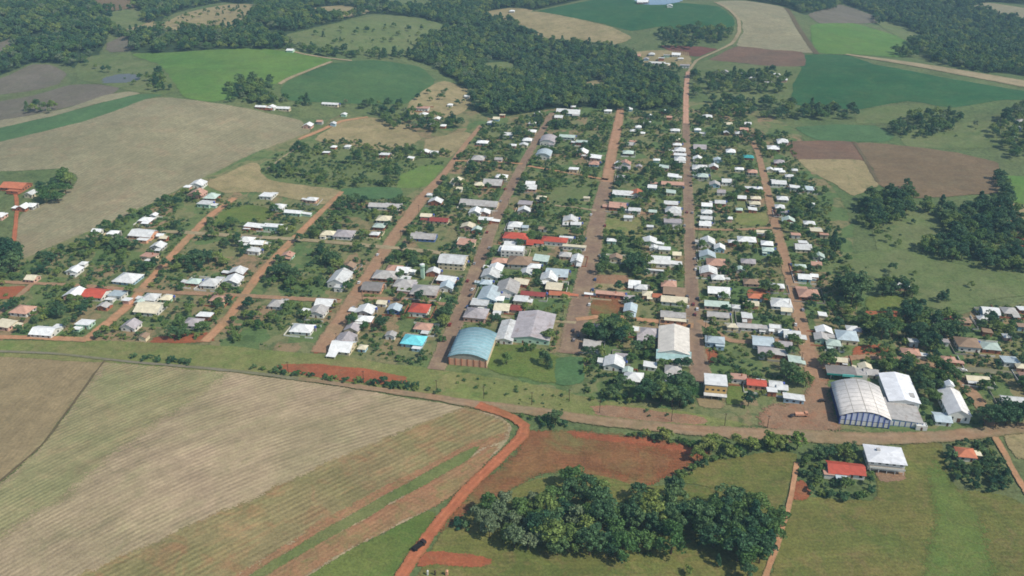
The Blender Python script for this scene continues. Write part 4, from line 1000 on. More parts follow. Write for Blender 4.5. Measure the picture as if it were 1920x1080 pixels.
r = special('chapel_annexe', 'small grey-roofed shed in front of the white chapel', 'shed', 1768, 799, 8.5, 9)
volume(r, 'gable', 8.5, 9, 2.8, 1.3, 'x', M['roofB'], M['wallw']); openings(r, 8.5, 9, 2.8, random.Random(5))

# filling station
r = special('filling_station', 'grey canopy filling station with teal fascia behind the barrel hall', 'station', 1588, 722, 24, 15)
at(MB().box(-12, 6, -5, 6, 4.3, 4.9).build('canopy', M['roofD'], r), 0, 1)
at(MB().box(-12.1, 9, -.25, 0, 4.1, 5.2).build('fascia', M['tealpaint'], r), 0, -4.1)
at(MB().box(-3, 4, -.3, 0, 4.0, 5.6).build('sign_board', plain_mat('sign_board_teal', (110, 214, 204), .08, .5), r), 0, -4.35)
for sx in (-9, 3):
    for sy in (-2, 4): at(MB().cyl(0, 0, 0, .22, 4.4).build('column', M['trim'], r), sx, sy)
at(wall_verts('flat', 10, 8, 3.6, 0, 'y').build('wall', M['wallw'], r), 8, 3.5)
at(roof_verts('flat', 10, 8, 3.6, 0, 0, 'y').build('roof', M['roofG'], r), 8, 3.5)
for k in range(2): at(MB().box(-.45, .45, -.3, .3, 0, 1.7).build('fuel_pump', M['tealpaint'], r), -7 + 6 * k, 0)

# church hall with bright roof and pale blue porch
w, d = 19.5, 34.0
r = special('church_hall', 'long white-roofed hall with pale blue porch on the hamlet street', 'hall', 1262, 680, w, d)
volume(r, 'gable', w, d, 5.4, 2.6, 'y', roof_mat('church_hall_roof', (226, 220, 208), gr=.2), M['wallw'], 0, 2.5, .5)
at(wall_verts('shed', 7, w + 2, 3.2, 2.6, 'x').build('wall', M['wallw'], r), 0, -d / 2 + .4, 0, math.pi / 2)
at(MB().prism([(-4.4, 0), (4.4, 0), (4.4, .18), (-4.4, .18)], -w / 2 - 1.4, w / 2 + 1.4, 'x').build('porch_roof', roof_mat('porch_blue', (176, 210, 208), gr=.15), r), 0, -d / 2 + 1.2, 4.6).rotation_euler = (RAD(14), 0, 0)
for k in range(4): at(MB().box(-.8, .8, -.08, .02, .9, 2.5).build('window', M['glass'], r), -w / 2 + w * (k + .5) / 4, -d / 2 - 3.12)
for k in range(7): at(MB().box(-.06, .06, -.8, .8, 1.6, 3.4).build('window', M['glass'], r), -w / 2 - .02, -d / 2 + d * (k + .7) / 7)

# tall building with yellow facade
w, d = 13.0, 13.5
r = special('shop_building', 'tall building with yellow facade and white roof above the main road', 'building', 1340, 746, w, d)
wall_verts('shed', d, w, 8.0, 1.4, 'y').build('wall', M['wallg'], r).rotation_euler = (0, 0, math.pi / 2)
rf = roof_verts('shed', d, w, 8.05, 1.4, .3, 'y').build('roof', M['roofW'], r); rf.rotation_euler = (0, 0, math.pi / 2)
at(MB().box(-w / 2 + .2, w / 2 - .2, -.14, .02, 3.4, 7.9).build('facade_panel', M['wally'], r), 0, -d / 2)
at(MB().box(-w / 2 - .3, w / 2 + .3, -3.2, 0, 2.9, 3.15).build('awning', M['roofL'], r), 0, -d / 2 - .02)
for k in range(4): at(MB().box(-.09, .09, -.09, .09, 0, 2.9).build('post', M['metal'], r), -w / 2 + .4 + (w - .8) * k / 3, -d / 2 - 3.0)
for k in range(4): link('window', WIN, r, (-w / 2 + w * (k + .5) / 4, -d / 2 - .14, 5.6))
at(MB().box(-3, 3, -.06, .02, 0, 2.6).build('door', M['dark'], r), 0, -d / 2)

# school: long parallel grey roofed blocks
r = special('school', 'wide school with broad weathered grey roof facing the lawn', 'school', 994, 645, 25, 36)
volume(r, 'gable', 25, 36, 3.8, 2.2, 'y', M['roofV'], M['walln']); openings(r, 25, 36, 3.6, random.Random(8), sides=(0, 1, 3))
r = special('school_block', 'narrow light grey school block beside the broad-roofed school', 'school', 945, 646, 11, 26)
volume(r, 'gable', 11, 26, 3.2, 1.6, 'y', M['roofL'], M['wallw']); openings(r, 11, 26, 3.2, random.Random(9), sides=(0, 1, 3))

# houses below the main road
r = special('villa', 'two-storey villa with bright white roof below the main road', 'villa', 1660, 884, 18.5, 14)
volume(r, 'hip', 18.5, 14, 5.6, 1.3, 'x', bpy.data.materials['bright_white_roof'], M['wallw'], ov=.9); openings(r, 18.5, 14, 5.6, random.Random(2), two=True)
at(MB().box(-.9, .9, -.9, .9, 0, 1.3).build('water_tank', M['roofG'], r), -3.2, 2, 6.3)
at(MB().box(-9, 9, -2.6, 0, 2.7, 2.9).build('balcony', M['concrete'], r), 0, -7.02)
for k in range(5): at(MB().box(-.14, .14, -.14, .14, 0, 2.7).build('pillar', M['trim'], r), -8.4 + 4.2 * k, -9.2)
at(MB().box(-9, 9, -.06, .06, 0, .9).build('railing', M['trim'], r), 0, -9.5, 2.9)
r = special('bungalow', 'bungalow with long red tiled roof in a leafy garden', 'bungalow', 1588, 899, 18.5, 10)
volume(r, 'gable', 9.6, 10, 3.1, 2.1, 'x', M['roofR'], M['wallw'], -4.7, 0); volume(r, 'gable', 8.6, 9, 3.0, 1.9, 'x', M['roofR'], M['wallw'], 4.6, .4)
openings(r, 9.6, 10, 3, random.Random(4), -4.7, 0, sides=(0, 3)); openings(r, 8.6, 9, 3, random.Random(6), 4.6, .4, sides=(0, 1))
volume(r, 'shed', 5, 4, 2.3, .8, 'x', M['roofP'], M['wallw'], -9.6, -4.5, .3)
at(MB().box(-3, 3, -1.8, 1.8, 2.4, 2.55).build('awning', M['roofB'], r), -3.5, -6.9)
for s in (-1, 1): at(MB().box(-.08, .08, -.08, .08, 0, 2.4).build('post', M['trim'], r), -3.5 + s * 2.8, -8.5)
r = special('cottage', 'cottage with orange tiled hip roof inside a dark hedge', 'cottage', 1812, 866, 9, 8)
volume(r, 'hip', 9, 8, 3.2, 2.0, 'x', M['roofO'], M['wallw']); openings(r, 9, 8, 3.2, random.Random(7))
volume(r, 'shed', 4, 4, 2.4, .7, 'y', M['roofY'], M['wallc'], 6.2, 1, .3)

# slim pale tower in the centre
x, y = GP(793, 522)
r = tag(empty('water_tower', (x, y, base_z(x, y))), 'slim pale green water tower among the grey roofs', 'tower')
MB().box(-1.3, 1.3, -1.3, 1.3, 0, 9.5).build('shaft', M['walln'], r)
at(MB().cyl(0, 0, 0, 1.9, 2.4, 14).build('tank', M['walln'], r, True), 0, 0, 9.5)
at(MB().cyl(0, 0, 0, 2.0, .7, 14, r2=.2).build('cap', M['roofW'], r), 0, 0, 11.9)

# ------------------------------------------------------------------ trees
def crown_mesh(name, seed, rx, rz, zc, nclump, nleaf, leaf, matkey, shape='round', low=.0):
    """crown of many small leaf faces gathered in clumps spread over an uneven volume"""
    rnd = np.random.default_rng(seed)
    V = []; Fs = []
    for c in range(nclump):
        u = rnd.normal(size=3); u /= np.linalg.norm(u)
        if u[2] < -.45: u[2] *= -.6
        rr = rnd.uniform(.45, .98) ** .7
        lob = 1 + .22 * math.sin(3 * math.atan2(u[1], u[0]) + seed) + rnd.uniform(-.12, .12)
        if shape == 'cone':
            t = (c + rnd.uniform(0, 1)) / nclump; a = rnd.uniform(0, 6.283); q = rx * (1 - t) ** .8 * rnd.uniform(.55, 1.05) + .25
            cen = np.array([q * math.cos(a), q * math.sin(a), zc - rz + 2 * rz * t]); cr = (.22 + .3 * (1 - t)) * rx + .3
        else:
            cen = np.array([u[0] * rx * rr * lob, u[1] * rx * rr * lob, zc + u[2] * rz * rr * (1 + rnd.uniform(-.1, .2))]); cr = rx * rnd.uniform(.24, .42)
        for k in range(nleaf):
            n = rnd.normal(size=3); n /= np.linalg.norm(n)
            if n[2] < -.3: n[2] = -n[2]
            p = cen + n * cr * np.array([1, 1, .8]) * rnd.uniform(.65, 1.05)
            if p[2] < low: p[2] = low + abs(rnd.normal()) * .2
            nn = n + rnd.normal(size=3) * .55; nn /= np.linalg.norm(nn)
            a = np.cross(nn, [0.3, .2, 1.0]); a /= np.linalg.norm(a) + 1e-9; b = np.cross(nn, a)
            s = leaf * rnd.uniform(.6, 1.3); i = len(V)
            V += [tuple(p + a * s), tuple(p + b * s * .8), tuple(p - a * s * .9), tuple(p - b * s * .7)]
            Fs.append((i, i + 1, i + 2, i + 3))
    me = bpy.data.meshes.new(name); me.from_pydata(V, [], Fs); me.materials.append(M[matkey])
    return me

def trunk_mesh(name, seed, h, r, limbs):
    rnd = random.Random(seed); mb = MB()
    def limb(p, q, r0, r1, n=6):
        p = Vector(p); q = Vector(q); ax = (q - p).normalized(); a = ax.orthogonal().normalized(); b = ax.cross(a); i0 = len(mb.v)
        for c, rr in ((p, r0), (q, r1)):
            for k in range(n):
                t = 2 * math.pi * k / n; mb.v.append(tuple(c + a * rr * math.cos(t) + b * rr * math.sin(t)))
        for k in range(n):
            j = (k + 1) % n; mb.f.append((i0 + k, i0 + j, i0 + n + j, i0 + n + k))
    t1 = (rnd.uniform(-.2, .2), rnd.uniform(-.2, .2), h * .5); t2 = (rnd.uniform(-.4, .4), rnd.uniform(-.4, .4), h)
    limb((0, 0, -.4), t1, r, r * .75); limb(t1, t2, r * .75, r * .3)
    for k in range(limbs):
        a = 6.283 * (k + rnd.uniform(-.2, .2)) / limbs; z0 = h * rnd.uniform(.4, .7)
        limb((0, 0, z0), (math.cos(a) * h * .35, math.sin(a) * h * .35, z0 + h * rnd.uniform(.25, .45)), r * .45, r * .12)
    me = bpy.data.meshes.new(name); me.from_pydata(mb.v, [], mb.f); me.materials.append(M['bark'])
    return me

# kinds: (crown meshes, trunk mesh) at natural size; heights about 9-10 m
KINDS = {}
def kind(key, name, cr, tr): KINDS[key] = (name, cr, tr)
kind('broad', 'broadleaf_tree', [crown_mesh('broad_crown', s, 4.2, 3.4, 5.6, 24, 62, .42, 'leaf', low=1.2) for s in (1, 2, 3)], trunk_mesh('broad_trunk', 1, 5.2, .32, 4))
kind('dark', 'dark_broadleaf_tree', [crown_mesh('dark_crown', s, 4.0, 4.2, 6.0, 26, 62, .42, 'leafdark', low=1.0) for s in (4, 5, 6)], trunk_mesh('dark_trunk', 2, 6, .34, 4))  # round-crowned broadleaf trees with darker leaves, set apart by foliage tone only
kind('cone', 'conifer_tree', [crown_mesh('conifer_crown', s, 2.7, 5.2, 6.2, 30, 46, .38, 'leafdark', 'cone', low=.8) for s in (7, 8)], trunk_mesh('conifer_trunk', 3, 9.5, .28, 3))
kind('light', 'small_tree', [crown_mesh('light_crown', s, 2.6, 2.2, 3.2, 16, 50, .36, 'leaflight', low=.5) for s in (9, 10)], trunk_mesh('light_trunk', 4, 3, .18, 3))
kind('grey', 'broadleaf_tree', [crown_mesh('silvery_crown', s, 3.4, 3.2, 5.0, 20, 56, .4, 'leafgrey', low=1.0) for s in (11, 12)], trunk_mesh('silvery_trunk', 5, 5, .26, 4))
kind('shrub', 'shrub', [crown_mesh('shrub_crown', s, 1.7, 1.3, 1.15, 11, 46, .3, 'leaf', low=.1) for s in (13, 14, 15)], trunk_mesh('shrub_trunk', 6, .9, .09, 3))
kind('shrubdark', 'shrub', [crown_mesh('dark_shrub_crown', s, 1.8, 1.5, 1.3, 11, 46, .32, 'leafdark', low=.1) for s in (16, 17)], trunk_mesh('dark_shrub_trunk', 7, .9, .09, 3))
TREES = 0; TPTS = []
PROTO = {}
def tree(key, x, y, scale, label, group, rnd):
    global TREES
    TREES += 1
    name, cr, tr = KINDS[key]
    i = rnd.randrange(len(cr))
    o = empty(name, (x, y, base_z(x, y)), rnd.uniform(0, 6.28))
    o.scale = (scale * rnd.uniform(.9, 1.12), scale * rnd.uniform(.9, 1.12), scale * rnd.uniform(.85, 1.2))
    c = link('crown', cr[i], o); link('trunk', tr, o)
    PROTO.setdefault((key, i), c)
    TPTS.append((x, y, scale))
    return tag(o, label, 'shrub' if 'shrub' in key else 'tree', group)

def free(x, y, pad=0.0):
    for a, b, c, d in RECTS:
        if a - pad < x < b + pad and c - pad < y < d + pad: return False
    for xy, hw in ROADS:
        if (((xy[:, 0] - x) ** 2 + (xy[:, 1] - y) ** 2) < (hw + pad + .5) ** 2).any(): return False
    return True

KIND_WORDS = {'broad': 'green broad-crowned tree', 'dark': 'dark round-crowned tree', 'cone': 'dark slender conifer', 'light': 'small light green tree', 'grey': 'silvery pale-crowned tree', 'shrub': 'low green shrub', 'shrubdark': 'low dark shrub'}

def grove(poly, n, mix, smin, smax, where, seed, mind=5.0, pad=.5):
    """n separate trees inside a pixel polygon (trunk feet)"""
    rnd = random.Random(seed); pp = P(poly)
    xs_ = [p[0] for p in pp]; ys_ = [p[1] for p in pp]
    got = []; tries = 0
    while len(got) < n and tries < n * 60:
        tries += 1
        px, py = rnd.uniform(min(xs_), max(xs_)), rnd.uniform(min(ys_), max(ys_))
        if not inpoly(np.array([px]), np.array([py]), pp)[0]: continue
        x, y = GP(px, py)
        if any((x - a) ** 2 + (y - b) ** 2 < mind * mind for a, b in got) or not free(x, y, pad): continue
        got.append((x, y))
        k = rnd.choices(list(mix), list(mix.values()))[0]
        sc = rnd.uniform(smin, smax)
        q = (sc - smin) / (smax - smin + 1e-6)
        wd = KIND_WORDS[k] if 'shrub' in k else ('tall ' if q > .7 else ('lower ' if q < .3 else '')) + KIND_WORDS[k]
        tree(k, x, y, sc, wd + ' ' + where, wd + 's ' + where, rnd)

def single(items, where, seed):
    """'x,y,kind,scale ...' by trunk foot pixel"""
    rnd = random.Random(seed)
    for it in items.split():
        px, py, k, s = it.split(',')
        x, y = GP(float(px), float(py))
        tree(k, x, y, float(s), KIND_WORDS[k] + ' ' + where, KIND_WORDS[k] + 's ' + where, rnd)

# the foreground wood
grove('1000,995 1005,975 1020,960 1040,925 1080,905 1130,930 1130,965 1200,935 1300,935 1340,965 1330,1010 1290,1035 1220,1052 1180,1066 1120,1048 1060,1050 1010,1030', 52, {'broad': 5, 'dark': 5, 'grey': .5}, 1.0, 1.65, 'in the wood beside the red dirt road', 1, 5.4)
grove('1330,945 1400,955 1466,975 1464,1010 1440,1052 1400,1068 1372,1050 1340,1040 1310,1000', 26, {'dark': 5, 'cone': 2, 'broad': 3}, 1.0, 1.5, 'in the wood beside the narrow orange track', 2, 5.4)
grove('895,985 940,950 1000,945 1012,975 1010,1030 950,1035 910,1005', 17, {'grey': 2.2, 'broad': 1.2, 'light': .6}, .95, 1.45, 'at the pale end of the foreground wood', 3, 5.5)
single('858,988,shrubdark,1.7 872,992,shrubdark,1.4 1345,1062,cone,.55 1400,1090,dark,.8 1290,1078,light,.8', 'on the grass below the foreground wood', 4)
# garden round the red roofed bungalow and the cottage hedge
grove('1500,850 1530,845 1610,845 1632,870 1636,925 1600,940 1530,938 1505,915 1500,880', 14, {'dark': 2, 'broad': 2, 'light': 1}, .42, .68, 'in the red-roofed bungalow garden', 5, 4.0, .4)
grove('1500,850 1530,845 1610,845 1632,870 1636,925 1600,940 1530,938 1505,915 1500,880', 34, {'shrubdark': 3, 'shrub': 2}, .8, 1.5, 'in the red-roofed bungalow garden', 51, 2.6, .2)
single('1532,862,dark,.95 1552,862,dark,.9 1580,860,broad,1.0 1592,858,dark,.9', 'between the bungalow and the main road', 6)
grove('1770,832 1850,832 1880,880 1896,925 1850,925 1800,912 1778,880', 10, {'dark': 2, 'broad': 1}, .4, .62, 'in the hedged cottage garden', 7, 4.5, 1.2)
grove('1770,832 1850,832 1880,880 1896,925 1850,925 1800,912 1778,880', 52, {'shrubdark': 4, 'shrub': 1}, .8, 1.6, 'in the hedged cottage garden', 71, 2.5, .8)
# hedge along the main road and the red field
grove('1170,815 1260,822 1330,835 1345,850 1300,838 1180,822', 18, {'shrub': 3, 'shrubdark': 2, 'light': 1}, .9, 1.5, 'in the hedge along the main road', 8, 3.2, .1)
grove('1340,835 1420,830 1500,836 1500,848 1430,848 1350,862 1300,886 1275,895 1300,872', 30, {'shrub': 3, 'shrubdark': 2, 'light': 1.4}, 1.0, 1.9, 'in the hedge beside the small pasture', 9, 3.2, .1)
grove('1000,782 1030,778 1070,795 1060,808 1010,802', 9, {'dark': 1, 'shrubdark': 2, 'shrub': 1}, .8, 1.4, 'at the bend of the red dirt road', 10, 3.4, .1)
grove('910,764 960,772 985,782 1040,790 1030,800 985,786', 8, {'shrub': 2, 'shrubdark': 1}, .9, 1.4, 'at the bend of the red dirt road', 11, 3.4, .1)
grove('245,668 300,674 365,682 358,688 250,676', 9, {'shrubdark': 1}, .9, 1.5, 'on the verge above the striped field', 12, 3, .1)
grove('430,684 520,694 640,708 760,722 850,742 845,750 700,726 500,700', 40, {'shrub': 2, 'shrubdark': 3}, .7, 1.5, 'on the main road bank', 13, 2.4, .1)
# gully woods to the east
grove('1600,392 1640,372 1700,360 1712,380 1700,405 1650,430 1620,420', 26, {'dark': 5, 'broad': 1}, .9, 1.3, 'in the gully below the ploughed field', 14, 6.0)
grove('1715,380 1760,392 1800,400 1860,385 1905,400 1905,450 1860,470 1800,470 1780,440 1750,412', 44, {'dark': 5, 'broad': 1.4, 'cone': .8}, 1.0, 1.4, 'in the wide gully wood', 15, 6.2)
grove('1720,470 1770,450 1880,462 1940,470 1940,512 1850,506 1760,486', 34, {'dark': 3, 'broad': 2}, .9, 1.3, 'in the lower gully wood', 16, 6.0)
single('1870,345,dark,1.0 1876,358,dark,1.05 1884,368,dark,1.1 1890,378,dark,1.0 1866,336,dark,.9 1880,350,dark,.9', 'in the line beside the small green field', 17)
# big trees in and round the town
single('1585,560,dark,1.7 1600,552,dark,1.9 1612,562,dark,1.6 1575,550,dark,1.3 1596,570,dark,1.4', 'in the tall clump at the meadow corner', 18)
grove('1650,540 1700,535 1716,560 1680,556 1655,562', 7, {'dark': 3, 'broad': 1}, .9, 1.2, 'round the white house at the meadow', 19, 5)
grove('1620,612 1660,612 1720,600 1790,615 1790,650 1740,660 1690,640 1640,640', 26, {'dark': 3, 'broad': 3}, .9, 1.35, 'among the houses below the meadow', 20, 5.2)
grove('1640,690 1700,680 1780,690 1790,720 1750,740 1740,760 1715,700 1660,704', 20, {'broad': 3, 'dark': 2, 'light': 1}, .7, 1.1, 'behind the striped-front hall', 21, 4.4)
grove('1100,622 1160,610 1180,640 1130,650 1098,640', 11, {'broad': 2, 'dark': 2}, 1.0, 1.4, 'at the foot of the broad avenue', 22, 5)
grove('1195,735 1240,725 1300,728 1300,765 1250,768 1210,755', 16, {'dark': 3, 'broad': 2}, .95, 1.3, 'in the clump beside the yellow-front building', 23, 4.6)
single('1185,500,dark,1.3 1198,512,dark,1.35 1178,510,dark,1.1 1210,505,broad,1.2', 'in the clump beside the white-roofed hall', 24)
single('950,684,broad,.8 1028,690,cone,.9 1020,682,dark,.85 1030,640,broad,.95 985,660,broad,.6 1000,658,broad,.6', 'on the school lawn', 25)
single('1548,690,broad,1.1 1556,686,dark,1.0 1480,712,dark,1.1 1495,722,broad,1.0 1470,710,dark,1.0 1510,726,broad,.9 1402,762,dark,.9', 'beside the dirt yard', 26)
single('838,600,dark,1.2 846,590,dark,1.1 830,640,shrub,1.6 834,615,broad,1.0', 'on the gymnasium street', 27)
single('378,500,dark,1.2 392,496,dark,1.2 352,502,dark,1.1 405,492,broad,1.1 340,498,broad,1.0 420,500,broad,.9 368,490,dark,1.1', 'between the two orange dirt streets', 28)
single('525,520,dark,1.2 540,530,dark,1.3 555,528,dark,1.2 512,525,dark,1.0 545,542,broad,1.0 620,500,dark,1.1 630,495,dark,1.0', 'behind the dry-lot street houses', 29)
single('225,470,dark,1.2 215,475,dark,1.1 205,462,broad,1.0 160,470,broad,.9 235,465,broad,.9', 'in the orchard below the stubble field', 30)
grove('80,360 120,330 140,350 110,385 80,395', 12, {'broad': 3, 'dark': 1}, 1.0, 1.4, 'behind the orange-roofed barn', 31, 5)
grove('-20,470 40,480 45,515 -20,520', 12, {'dark': 3}, 1.2, 1.6, 'at the foot of the stubble field', 32, 6)
single('1845,800,dark,1.3 1865,802,dark,1.35 1885,800,dark,1.4 1905,798,dark,1.3 1925,798,dark,1.3 1850,790,dark,1.1 1875,790,dark,1.2 1900,788,dark,1.2', 'in the dense row beside the chapel road', 33)
print('trees', TREES)

# ------------------------------------------------------------------ woods and garden greenery beyond counting
def gn_scatter(name, label, pts, protos, smin, smax, seed, cat='wood'):
    z = hgt(pts[:, 0], pts[:, 1])
    me = bpy.data.meshes.new(name); me.from_pydata(np.column_stack([pts, z - .1]).tolist(), [], [])
    o = bpy.data.objects.new(name, me); COL.objects.link(o)
    ng = bpy.data.node_groups.new(name + '_scatter', 'GeometryNodeTree')
    ng.interface.new_socket('Geometry', in_out='INPUT', socket_type='NodeSocketGeometry'); ng.interface.new_socket('Geometry', in_out='OUTPUT', socket_type='NodeSocketGeometry')
    N = ng.nodes; L = ng.links
    gi = N.new('NodeGroupInput'); go = N.new('NodeGroupOutput'); jn = N.new('GeometryNodeJoinGeometry')
    for p in protos:
        oi = N.new('GeometryNodeObjectInfo'); oi.transform_space = 'ORIGINAL'; oi.inputs['Object'].default_value = p; oi.inputs['As Instance'].default_value = True
        L.new(oi.outputs['Geometry'], jn.inputs[0])
    ip = N.new('GeometryNodeInstanceOnPoints'); ip.inputs['Pick Instance'].default_value = True
    ri = N.new('FunctionNodeRandomValue'); ri.data_type = 'INT'
    for s in ri.inputs:
        if s.type == 'INT' and s.name == 'Min': s.default_value = 0
        if s.type == 'INT' and s.name == 'Max': s.default_value = len(protos) - 1
        if s.name == 'Seed': s.default_value = seed
    rs = N.new('FunctionNodeRandomValue'); rs.data_type = 'FLOAT'
    for s in rs.inputs:
        if s.type == 'VALUE' and s.name == 'Min': s.default_value = smin
        if s.type == 'VALUE' and s.name == 'Max': s.default_value = smax
        if s.name == 'Seed': s.default_value = seed + 1
    rr = N.new('FunctionNodeRandomValue'); rr.data_type = 'FLOAT'
    for s in rr.inputs:
        if s.type == 'VALUE' and s.name == 'Min': s.default_value = 0
        if s.type == 'VALUE' and s.name == 'Max': s.default_value = 6.283
        if s.name == 'Seed': s.default_value = seed + 2
    cx = N.new('ShaderNodeCombineXYZ')
    def osock(nd, t): return [s for s in nd.outputs if s.type == t and s.enabled][0]
    L.new(osock(rr, 'VALUE'), cx.inputs[2]); L.new(cx.outputs[0], ip.inputs['Rotation'])
    L.new(osock(rs, 'VALUE'), ip.inputs['Scale']); L.new(osock(ri, 'INT'), ip.inputs['Instance Index'])
    L.new(gi.outputs[0], ip.inputs['Points']); L.new(jn.outputs[0], ip.inputs['Instance']); L.new(ip.outputs[0], go.inputs[0])
    md = o.modifiers.new('scatter', 'NODES'); md.node_group = ng
    return tag(o, label, cat, kind='stuff')

def spread(polys, spacing, seed, keep=1.0, avoid=False, clump=0.0, pad=0.0):
    """jittered points inside pixel polygons"""
    rg = np.random.default_rng(seed); out = []
    for poly in polys:
        px = np.array(P(poly)); wx, wy = G(px[:, 0], px[:, 1])
        pl = list(zip(wx, wy))
        ax, ay = np.meshgrid(np.arange(wx.min(), wx.max(), spacing), np.arange(wy.min(), wy.max(), spacing))
        ax = (ax + rg.uniform(-.5, .5, ax.shape) * spacing * 1.1).ravel(); ay = (ay + rg.uniform(-.5, .5, ay.shape) * spacing * 1.1).ravel()
        m = inpoly(ax, ay, pl) & (rg.random(ax.shape) < keep)
        for pl_ in CLEAR: m &= ~inpoly(ax, ay, pl_)
        ax, ay = ax[m], ay[m]
        if clump:
            nz = np.array([mnoise.noise(Vector((a / 26.0, b / 26.0, seed * 1.7))) for a, b in zip(ax, ay)])
            m = nz > clump; ax, ay = ax[m], ay[m]
        if avoid:
            m = np.ones(ax.shape, bool)
            for a, b, c, d in RECTS: m &= ~((ax > a - pad) & (ax < b + pad) & (ay > c - pad) & (ay < d + pad))
            for xy, hw in ROADS:
                dd = ((ax[:, None] - xy[None, :, 0]) ** 2 + (ay[:, None] - xy[None, :, 1]) ** 2) - (hw[None, :] + .8) ** 2
                m &= dd.min(1) > 0
            for pl_ in NOVEG: m &= ~inpoly(ax, ay, pl_)
            for x, y, s in TPTS: m &= ((ax - x) ** 2 + (ay - y) ** 2) > (1.5 * s) ** 2
            ax, ay = ax[m], ay[m]
        out.append(np.stack([ax, ay], 1))
    return np.concatenate(out)

def pr(*keys): return [c for (k, i), c in PROTO.items() if k in keys]
WOODS = pr('dark', 'broad') + pr('broad')[:1] + pr('grey')[:1] + pr('cone')[:1]
pts = spread(WOOD_C, 7.2, 1, .94, clump=-.45)
gn_scatter('valley_wood', 'dense dark wood filling the valley behind the town', pts, WOODS, .6, 1.55, 1)
pts = spread(WOOD_A, 8.2, 2, .92, clump=-.36)
gn_scatter('hill_wood', 'dark blue green woods on the far hills', pts, WOODS, .6, 1.7, 2)
pts = spread(WOOD_B, 8.4, 3, .93, clump=-.45)
gn_scatter('hill_wood', 'dark wood on the far hill above the pale field strip', pts, WOODS, .65, 1.65, 3)
pts = spread(['500,86 560,92 640,100 720,104 780,102 790,114 700,112 620,108 560,100', '415,186 450,176 530,188 600,194 690,198 765,198 770,206 640,204 520,198 420,196', '420,165 470,155 524,160 520,190 425,190', '1235,60 1290,52 1370,58 1376,66 1350,84 1280,84 1240,76', '1330,188 1400,192 1490,198 1600,206 1606,226 1520,226 1420,222 1340,218', '1664,238 1720,216 1800,214 1800,236 1740,262 1680,262', '1850,250 1900,205 1990,190 1990,300 1900,300', '276,150 300,138 325,158 320,172 280,172', '1675,98 1715,98 1716,108 1680,108', '1745,96 1800,120 1890,138 1880,142 1780,128 1740,112', '700,214 780,216 870,228 860,246 790,250 720,240', '50,206 100,204 98,214 50,216', '1320,142 1480,140 1474,176 1330,176', '1188,126 1240,130 1280,134 1282,142 1190,136', '1300,128 1316,140 1312,180 1300,190', '1230,84 1300,86 1300,94 1230,92'], 8.5, 4, .8, True)
gn_scatter('tree_belts', 'belts of trees between the far fields', pts, WOODS, .55, 1.4, 4)
pts = spread(['1596,398 1640,368 1706,352 1720,382 1704,412 1660,432 1640,448 1616,424', '1712,384 1760,396 1800,400 1850,376 1900,384 1930,420 1930,520 1850,506 1720,476 1760,452 1790,446 1770,420', '1860,330 1880,336 1900,384 1880,380'], 6.2, 41, .9, True)
gn_scatter('gully_thicket', 'dense thicket filling the gullies between the separate trees', pts, pr('dark', 'broad', 'shrubdark'), .5, 1.05, 41, 'thicket')
pts = spread(['580,60 800,44 800,90 600,86', '300,30 460,14 460,50 320,50', '1540,380 1600,420 1600,500 1560,480 1540,420', '1640,430 1740,400 1750,440 1660,475', '1560,490 1900,530 1760,575', '1740,232 1880,240 1800,276', '770,170 880,170 860,220 790,220', '140,110 330,150 240,166'], 17.0, 5, .55)
gn_scatter('scattered_trees', 'scattered pasture trees and bushes on the slopes', pts, WOODS + pr('shrubdark'), .4, .95, 5)

TOWN = ['-40,545 60,485 240,408 350,352 430,372 160,636 -40,630', '175,636 440,374 600,392 385,640', '398,640 610,392 640,364 750,374 790,378 595,660', '480,320 560,272 640,262 760,275 850,286 790,350 740,350 640,356 560,344',
        '615,660 800,380 850,310 905,238 1030,214 930,400 815,690', '835,694 950,400 1042,214 1155,206 1130,340 1060,662 920,690', '1082,662 1145,350 1168,206 1280,200 1290,400 1296,600 1310,690 1300,770 1100,752', '1318,700 1300,560 1296,400 1290,205 1400,212 1420,290 1470,490 1520,690 1400,768 1330,740',
        '1536,690 1486,500 1440,360 1412,250 1480,255 1500,310 1560,380 1590,470 1610,560 1620,640 1560,690', '1600,520 1660,560 1780,590 1990,560 1990,800 1700,806 1620,690']
pts = spread(TOWN, 6.4, 6, .75, True, -.03, .3)
print('garden', len(pts))
gn_scatter('garden_trees', 'small trees and thickets in the back gardens between the houses', pts, pr('broad', 'dark', 'light', 'broad'), .34, .95, 6, 'trees')
pts = spread(TOWN, 3.6, 7, .62, True, -.12, .1)
print('shrubs', len(pts))
gn_scatter('garden_shrubs', 'shrubs and vegetable rows in the yards between the houses', pts, pr('shrub', 'shrubdark'), .45, 1.15, 7, 'shrubs')
pts = spread(['1090,750 1200,770 1300,785 1390,800 1300,800 1120,785', '840,700 1010,730 1100,756 1100,775 1000,765 860,740', '1600,610 1990,600 1990,690 1640,690'], 6, 8, .5, True)
gn_scatter('verge_shrubs', 'low bushes dotted along the main road verge', pts, pr('shrub', 'shrubdark'), .3, .8, 8, 'shrubs')
pts = spread(['930,1000 1060,960 1200,940 1320,950 1450,985 1440,1050 1300,1030 1180,1060 1000,1030'], 3.4, 9, .5)
gn_scatter('undergrowth', 'undergrowth between the trunks of the foreground wood', pts, pr('shrub', 'shrubdark'), .35, .9, 9, 'undergrowth')

